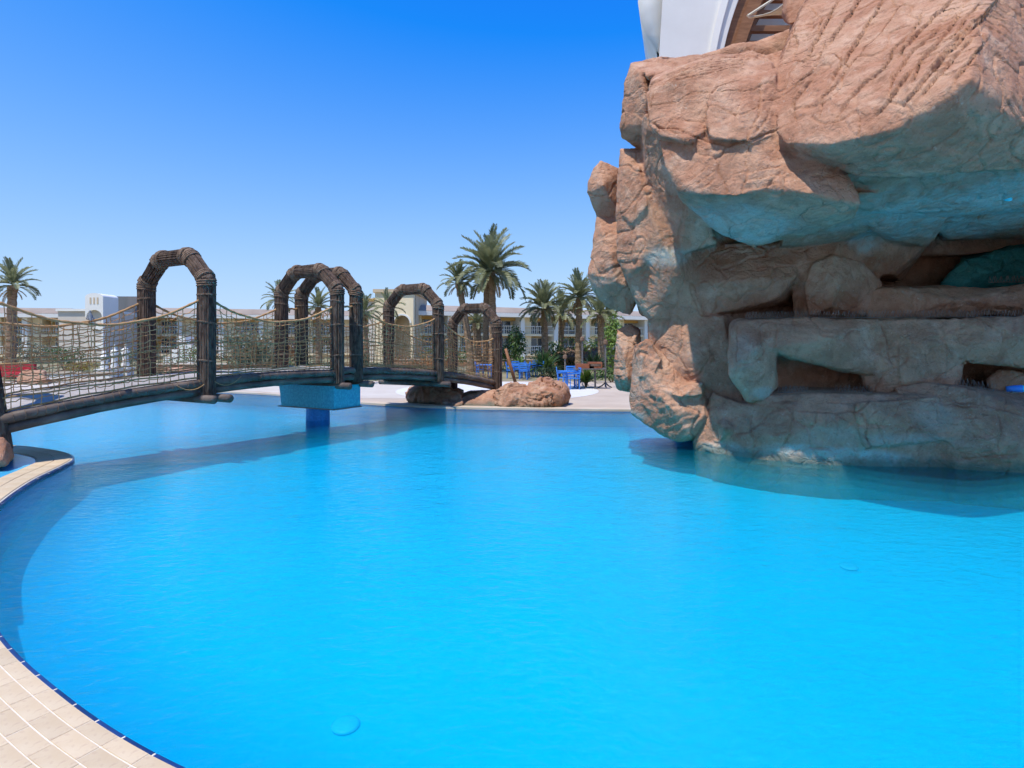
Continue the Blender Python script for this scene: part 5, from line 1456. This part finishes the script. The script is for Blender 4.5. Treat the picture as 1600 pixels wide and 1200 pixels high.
# ------------------------------------------------------------------ shrubs
def shrub(name, label, px, d, base_py, w, h, m, leaf=0.12, n=500, spiky=False, group='garden shrubs', depth=None, cat='shrub', dy=0.0):
    base = P(px, base_py, d) if base_py else G(px, d, DECK)
    if base.z > DECK + 0.6: base.z = DECK
    root = empty(name, base)
    r = random.Random(int(px * 7 + d * 13))
    mb = MB(); dp = depth or w
    nc = 9 if not spiky else 5
    cl = [(Vector((r.uniform(-0.36, 0.36) * w, r.uniform(-0.36, 0.36) * dp, r.uniform(0.25, 0.8) * h)), r.uniform(0.22, 0.36)) for _ in range(nc)]
    for i in range(n):
        if spiky:
            a = r.uniform(0, 6.283); el = r.uniform(0.1, 1.45); ln = r.uniform(0.55, 1.0) * h * 0.75
            p0 = Vector((r.uniform(-0.06, 0.06) * w, r.uniform(-0.06, 0.06) * dp, 0.2 * h))
            d1 = Vector((math.cos(a) * math.cos(el) * w / h, math.sin(a) * math.cos(el) * dp / h, math.sin(el)))
            p1 = p0 + d1 * ln * 0.55; p2 = p0 + d1 * ln - Vector((0, 0, 0.22 * ln * math.cos(el)))
            sd = Vector((-math.sin(a), math.cos(a), 0)) * leaf * 0.5
            mb.add([p0 - sd * 0.3, p0 + sd * 0.3, p1 + sd, p2, p1 - sd], [(0, 1, 2, 4), (4, 2, 3)])
        else:
            c, cr = cl[r.randrange(nc)]
            v = Vector((r.gauss(0, 1), r.gauss(0, 1), r.gauss(0, 1))); v.normalize(); v *= r.uniform(0.55, 1.05)
            p = c + Vector((v.x * cr * w, v.y * cr * dp, v.z * cr * h)); p.z = max(p.z, 0.02)
            nn = (v + Vector((r.uniform(-.7, .7), r.uniform(-.7, .7), r.uniform(-.2, .9)))).normalized()
            t = nn.cross(Vector((r.uniform(-1, 1), r.uniform(-1, 1), r.uniform(-1, 1)))).normalized(); b = nn.cross(t)
            l = leaf * r.uniform(0.6, 1.2)
            mb.add([p - t * l * 0.5, p + b * l * 0.24 - nn * l * 0.05, p + t * l * 0.5 - nn * l * 0.12, p - b * l * 0.24], [(0, 1, 2, 3)])
    mb.obj('foliage', m, root)
    mb = MB()
    for c, cr in cl[:5]: mb.tube([(0, 0, -0.05), c * 0.5 + Vector((0, 0, 0.05)), c], [0.03, 0.022, 0.01], 5)
    mb.obj('stem', M['twig'], root)
    tag(root, label, cat, group)
    return root
shrub('oleander_bush', 'large grey-green oleander behind the second span of the bridge', 392, 29, None, 2.9, 2.7, M['leaf_grey'], 0.26, 1700, depth=2.2)
shrub('flowering_hedge', 'rust-red clipped hedge at the foot of the oleander', 358, 27.5, None, 1.3, 0.65, M['leaf_rust'], 0.12, 700)
shrub('leafy_shrub', 'dark green bush beside the last bridge arch, behind the blue chairs', 803, 40, None, 1.8, 3.2, M['leaf_mid'], 0.22, 1500)
shrub('leafy_shrub', 'bright yellow-green bush hugging the rock next to the palms', 968, 30, None, 1.5, 3.3, M['leaf_bright'], 0.22, 1500)
shrub('cycad', 'pale feathery plant low down between the arch bush and the first palm', 812, 36, None, 1.6, 1.5, M['leaf_bright'], 0.12, 90, True)
shrub('cycad', 'large cycad at the foot of the first palm right of the bridge', 850, 34, None, 2.6, 2.0, M['leaf_mid'], 0.14, 170, True)
shrub('cycad', 'bright green cycad under the brown serving stand', 915, 25.6, None, 1.3, 1.1, M['leaf_bright'], 0.08, 170, True)
shrub('cycad', 'dark cycad behind the brown serving stand', 928, 34, None, 2.4, 1.9, M['leaf_dark'], 0.13, 150, True)
shrub('leafy_shrub', 'round rusty shrub below the tall palm near the rock', 895, 44, None, 2.6, 2.2, M['leaf_rust'], 0.16, 500)
shrub('low_hedge', 'low dark hedge behind the near blue table', 862, 31.5, None, 2.4, 0.75, M['leaf_dark'], 0.13, 700, depth=0.8)
shrub('low_hedge', 'low green hedge between the serving stand and the rock', 955, 29, None, 1.8, 0.8, M['leaf_mid'], 0.13, 700, depth=0.9)
shrub('low_hedge', 'trimmed green hedge behind the group of blue chairs', 815, 38, None, 4.2, 0.8, M['leaf_mid'], 0.14, 900, depth=0.8)
shrub('low_hedge', 'yellow-flowered hedge at the foot of the stair tower', 125, 39, None, 2.6, 0.8, M['leaf_yellow'], 0.14, 700, depth=0.8)
shrub('leafy_shrub', 'pale green shrub beside the palm at the picture edge', 45, 37, None, 2.6, 2.3, M['leaf_grey'], 0.18, 800)
shrub('leafy_shrub', 'dusty green shrub around the white statues', 190, 36, None, 2.4, 1.6, M['leaf_grey'], 0.16, 900)
shrub('leafy_shrub', 'low yellow-green shrub behind the first arch post', 300, 44, None, 2.6, 2.0, M['leaf_bright'], 0.18, 700)
shrub('leafy_shrub', 'thin dark bush visible through the third span net', 576, 28, None, 1.1, 1.7, M['leaf_dark'], 0.14, 600)
shrub('leafy_shrub', 'dry brownish hedge behind the third span net', 660, 40, None, 4.6, 1.3, M['leaf_rust'], 0.16, 900, depth=1.2)
shrub('leafy_shrub', 'green bush low behind the middle arches', 480, 36, None, 3.6, 1.0, M['leaf_mid'], 0.15, 900, depth=1.2)
shrub('leafy_shrub', 'dry orange-brown bush between the middle arches', 452, 38, None, 1.6, 2.6, M['leaf_rust'], 0.16, 700)
shrub('leafy_shrub', 'green hedge behind the oleander', 410, 44, None, 7.0, 1.6, M['leaf_dark'], 0.2, 1000, depth=1.5)

shrub('leafy_shrub', 'full green bush between the two palms right of the bridge', 865, 45, None, 3.4, 2.4, M['leaf_mid'], 0.22, 1300)
shrub('leafy_shrub', 'tall light green bush behind the serving stand', 925, 46, None, 3.2, 2.9, M['leaf_bright'], 0.22, 1200)
shrub('leafy_shrub', 'deep green bush beside the last arch under the leafy corner', 786, 44, None, 2.4, 2.2, M['leaf_dark'], 0.2, 900)
shrub('leafy_shrub', 'soft green bush in front of the stair tower base', 100, 42, None, 3.0, 1.9, M['leaf_mid'], 0.18, 900)
shrub('leafy_shrub', 'sprawling green bush behind the low flat rocks', 700, 46, None, 4.2, 1.8, M['leaf_mid'], 0.2, 1000)

# ------------------------------------------------------------------ low walls, rocks and furniture beyond the pool
def low_wall(label, px0, px1, d, h, m=None):
    a, b = G(px0, d), G(px1, d); root = empty('garden_wall', (a.x, d, DECK))
    mb = MB(); mb.box(((b.x - a.x) / 2, 0, h / 2), (b.x - a.x, 0.4, h)); mb.obj('wall', m or M['beige'], root)
    mb = MB(); mb.box(((b.x - a.x) / 2, 0, h + 0.04), (b.x - a.x + 0.1, 0.5, 0.08)); mb.obj('cap', M['coping_far'], root)
    tag(root, label, 'wall', 'low garden walls'); return root
low_wall('low sandy stone border in front of the hotel and palms', 600, 1010, 50, 0.55, M['rock_small'])
low_wall('low white wall in front of the stair tower', 74, 178, 31, 0.35, M['white'])
low_wall('low white step across the terrace behind the first net', 40, 240, 28.5, 0.12, M['white'])
low_wall('pinkish border wall behind the first arch', 240, 420, 40, 0.5, M['rock_small'])
grock('garden_rock', [[(26, 603, 27.2), (28, 585, 27.4), (38, 577, 27.6), (70, 579, 27.6), (73, 603, 27.2), (28, 602, 28.8), (36, 578, 28.6), (72, 579, 28.6), (73, 602, 28.8)]], 'square pink rock on the white terrace behind the first net', 120.0, 'garden rocks', 0.07, 0.9)
grock('garden_rock', [[(252, 588, 34), (258, 578, 34.3), (285, 573, 34.5), (312, 577, 34.4), (318, 589, 34), (285, 589, 33.6), (256, 588, 35.5), (285, 575, 35.6), (316, 586, 35.5)]], 'low pink rock behind the first arch opening', 124.0, 'garden rocks', 0.07, 0.9)
grock('garden_rock', [[(883, 574, 47), (886, 565, 47), (892, 562, 47), (898, 567, 47), (899, 575, 47), (884, 574, 48), (891, 563, 48), (898, 574, 48)]], 'rounded orange boulder in front of the hotel between palms', 128.0, 'garden rocks', 0.09, 0.8)

def chair_proto():
    root = empty('blue_chair')
    for sx in (-1, 1):
        for sy in (-1, 1):
            mb = MB(); mb.tube([(sx * 0.21, sy * 0.2, 0), (sx * 0.19, sy * 0.19, 0.45)], 0.022, 5); mb.obj('leg', M['bluepaint'], root)
    mb = MB(); mb.box((0, 0, 0.46), (0.46, 0.45, 0.04)); mb.obj('seat', M['bluepaint'], root)
    for sx in (-1, 1):
        mb = MB(); mb.tube([(sx * 0.2, 0.2, 0.46), (sx * 0.2, 0.27, 0.92)], 0.022, 5); mb.obj('back_post', M['bluepaint'], root)
    for k in range(4):
        mb = MB(); mb.box((0, 0.215 + 0.014 * k, 0.56 + 0.11 * k), (0.42, 0.02, 0.07)); mb.obj('back_slat', M['bluepaint'], root)
    for sx in (-1, 1):
        mb = MB(); mb.tube([(sx * 0.22, -0.2, 0.45), (sx * 0.23, -0.2, 0.66), (sx * 0.22, 0.22, 0.68)], 0.02, 5); mb.obj('armrest', M['bluepaint'], root)
    return root
def table_proto():
    root = empty('blue_table')
    mb = MB(); mb.box((0, 0, 0.73), (0.85, 0.85, 0.05)); mb.obj('table_top', M['bluepaint'], root)
    for sx in (-1, 1):
        for sy in (-1, 1):
            mb = MB(); mb.tube([(sx * 0.36, sy * 0.36, 0), (sx * 0.36, sy * 0.36, 0.71)], 0.03, 5); mb.obj('leg', M['bluepaint'], root)
    return root
def copy_tree(o):
    c = o.copy(); COL.objects.link(c)
    for ch in o.children:
        k = ch.copy(); COL.objects.link(k); k.parent = c
    return c
cproto, tproto = chair_proto(), table_proto()
used = {'c': False, 't': False}
def put(kind, px, d, rz, label):
    pr = cproto if kind == 'c' else tproto
    o = pr if not used[kind] else copy_tree(pr)
    used[kind] = True
    o.location = G(px, d, DECK + 0.01); o.rotation_euler = (0, 0, rz)
    tag(o, label, 'chair' if kind == 'c' else 'table', 'blue terrace chairs' if kind == 'c' else 'blue terrace tables')
put('t', 889, 25.0, 0.2, 'blue square table standing alone near the serving stand')
put('c', 879, 25.0, 1.5, 'blue slatted chair on the bridge side of the lone blue table')
put('c', 891, 26.0, -0.2, 'blue slatted chair behind the lone blue table')
put('c', 896, 24.5, -1.4, 'blue slatted chair on the rock side of the lone blue table')
put('t', 812, 32.5, 0.1, 'blue table in the group just past the bridge end')
put('t', 834, 34.0, 0.3, 'blue table at the hedge end of the group past the bridge')
put('t', 758, 33.0, 0.1, 'blue table seen through the last arch')
for (px, d, rz, lab) in ((798, 32.3, 1.5, 'blue chair nearest the last arch post'), (806, 33.4, 0.1, 'blue chair behind the table past the bridge end'), (821, 32.6, -1.5, 'blue chair between the two tables past the bridge'), (818, 31.2, 3.0, 'blue chair with its back to the pool past the bridge'),
                         (827, 34.5, 1.4, 'blue chair on the bridge side of the hedge-end table'), (838, 35.2, 0.0, 'blue chair farthest back at the hedge-end table'), (842, 33.6, -1.5, 'blue chair at the palm side of the hedge-end table'), (750, 33.2, 1.5, 'blue chair seen through the last arch, far post side'), (768, 33.4, -1.4, 'blue chair seen through the last arch, near post side')):
    put('c', px, d, rz, lab)

# brown serving stand
sv = empty('serving_stand', G(917, 24.9, DECK)); tag(sv, 'brown wooden serving stand with a tray box on two posts', 'stand')
for sx in (-0.36, 0.36):
    mb = MB(); mb.box((sx, 0, 0.42), (0.07, 0.07, 0.84)); mb.obj('leg', M['greymetal'], sv)
    mb = MB(); mb.box((sx, 0, 0.02), (0.14, 0.6, 0.04)); mb.obj('foot', M['greymetal'], sv)
mb = MB(); mb.box((0.12, 0, 0.86), (1.35, 0.6, 0.05)); mb.obj('top', M['greymetal'], sv)
mb = MB(); mb.box((-0.1, 0, 0.98), (0.75, 0.5, 0.18)); mb.obj('tray', M['brownbox'], sv)
mb = MB(); mb.box((0.35, 0, 1.02), (0.55, 0.5, 0.26)); tb = mb.obj('box', M['brownbox'], sv)
mb = MB(); mb.box((0.35, -0.255, 1.03), (0.45, 0.012, 0.10)); mb.obj('opening', M['log'], tb)
# poles
def pole(label, px, d, h, feet=True):
    root = empty('metal_pole', G(px, d, DECK))
    mb = MB(); mb.tube([(0, 0, 0.05), (0, 0, h)], 0.035, 8); mb.obj('shaft', M['greymetal'], root)
    mb = MB(); mb.lathe((0, 0, h), [(0.05, -0.05), (0.11, 0.0), (0.10, 0.12), (0.03, 0.18)], 10); mb.obj('head', M['thatch'], root)
    for k in range(3):
        a = k * 2.094 + 0.5
        mb = MB(); mb.tube([(0, 0, 0.25), (0.16 * math.cos(a), 0.16 * math.sin(a), 0.10), (0.34 * math.cos(a), 0.34 * math.sin(a), 0.02)], 0.03, 6); mb.obj('foot', M['greymetal'], root)
    tag(root, label, 'pole', 'terrace poles')
pole('grey pole on three splayed feet nearest the rock', 946, 25.2, 1.95)
pole('thin grey pole standing beside the serving stand', 910, 26.5, 2.1)
pole('short dark pole behind the lone blue table', 883, 28.0, 1.25)
# slanting brown prop by the last arch
mb = MB(); mb.tube([P(790, 545, 20.5), P(797, 570, 20.4), P(806, 600, 20.3)], [0.05, 0.055, 0.06], 8)
o = mb.obj('wooden_prop', M['timber'], None, True); tag(o, 'slanting brown wooden prop leaning against the last arch post', 'post')
# thatched parasols
def parasol(label, px, d, rim_py, r):
    z = P(px, rim_py, d).z
    root = empty('thatched_parasol', G(px, d, DECK))
    mb = MB(); mb.tube([(0, 0, 0), (0, 0, z + 0.6)], 0.06, 8); mb.obj('pole', M['timber'], root)
    mb = MB(); prof = [(r * 1.0, z - 0.35), (r * 1.02, z - 0.1), (r * 0.7, z + 0.25), (r * 0.3, z + 0.55), (0.04, z + 0.72)]
    mb.lathe((0, 0, 0), prof, 22)
    for k in range(len(mb.v)):
        if k < 44: v = mb.v[k]; mb.v[k] = (v[0] * random.uniform(0.93, 1.05), v[1] * random.uniform(0.93, 1.05), v[2] + random.uniform(-0.12, 0.08))
    mb.obj('thatch', M['thatch'], root); tag(root, label, 'parasol', 'thatched parasols')
parasol('brown thatched parasol between the middle palms before the hotel', 893, 46, 556, 1.9)
parasol('brown thatched parasol beside the rock under the palms', 936, 45, 556, 1.7)

# white statues and steps on the left
def statue(label, px, d, h):
    root = empty('white_statue', G(px, d, DECK))
    mb = MB(); mb.box((0, 0, 0.22), (0.62, 0.62, 0.44)); mb.box((0, 0, 0.47), (0.72, 0.72, 0.07)); mb.obj('plinth', M['white'], root)
    mb = MB(); mb.lathe((0, 0, 0.5), [(0.20, 0), (0.24, 0.12 * h), (0.15, 0.32 * h), (0.19, 0.5 * h), (0.24, 0.66 * h), (0.17, 0.78 * h), (0.07, 0.83 * h), (0.10, 0.90 * h), (0.10, 0.97 * h), (0.03, 1.03 * h)], 12)
    for k in range(len(mb.v)):
        v = mb.v[k]; mb.v[k] = (v[0] * (1 + 0.15 * math.sin(v[2] * 9)), v[1] * 0.85, v[2])
    mb.obj('figure', M['white'], root, True); tag(root, label, 'statue', 'white garden statues')
statue('white statue on a plinth nearest the stair tower corner', 163, 33, 1.0)
statue('taller white statue in the middle of the group', 179, 34, 1.35)
statue('white statue close to the far post of the first arch', 196, 35, 1.45)
ws = empty('white_steps', G(290, 47, DECK)); tag(ws, 'white stepped block seen through the first arch', 'steps')
for k, (x, w, h) in enumerate(((-1.1, 0.7, 0.9), (-0.55, 0.5, 1.5), (0.0, 0.6, 2.6), (0.55, 0.5, 1.9), (1.0, 0.4, 1.8))):
    mb = MB(); mb.box((x, 0.05 * k, h / 2), (w, 1.2, h)); mb.obj('step', M['white'], ws)
# red sofa
rs = empty('red_sofa', G(18, 30, DECK)); tag(rs, 'red cushioned terrace sofa beside the pink rock', 'sofa')
mb = MB(); mb.box((0, 0, 0.34), (1.9, 0.75, 0.22)); mb.obj('seat', M['redcloth'], rs)
mb = MB(); mb.box((0, 0.36, 0.66), (1.9, 0.16, 0.45)); mb.obj('backrest', M['redcloth'], rs)
for sx in (-0.85, 0.85):
    for sy in (-0.3, 0.3):
        mb = MB(); mb.box((sx, sy, 0.115), (0.07, 0.07, 0.23)); mb.obj('leg', M['white'], rs)
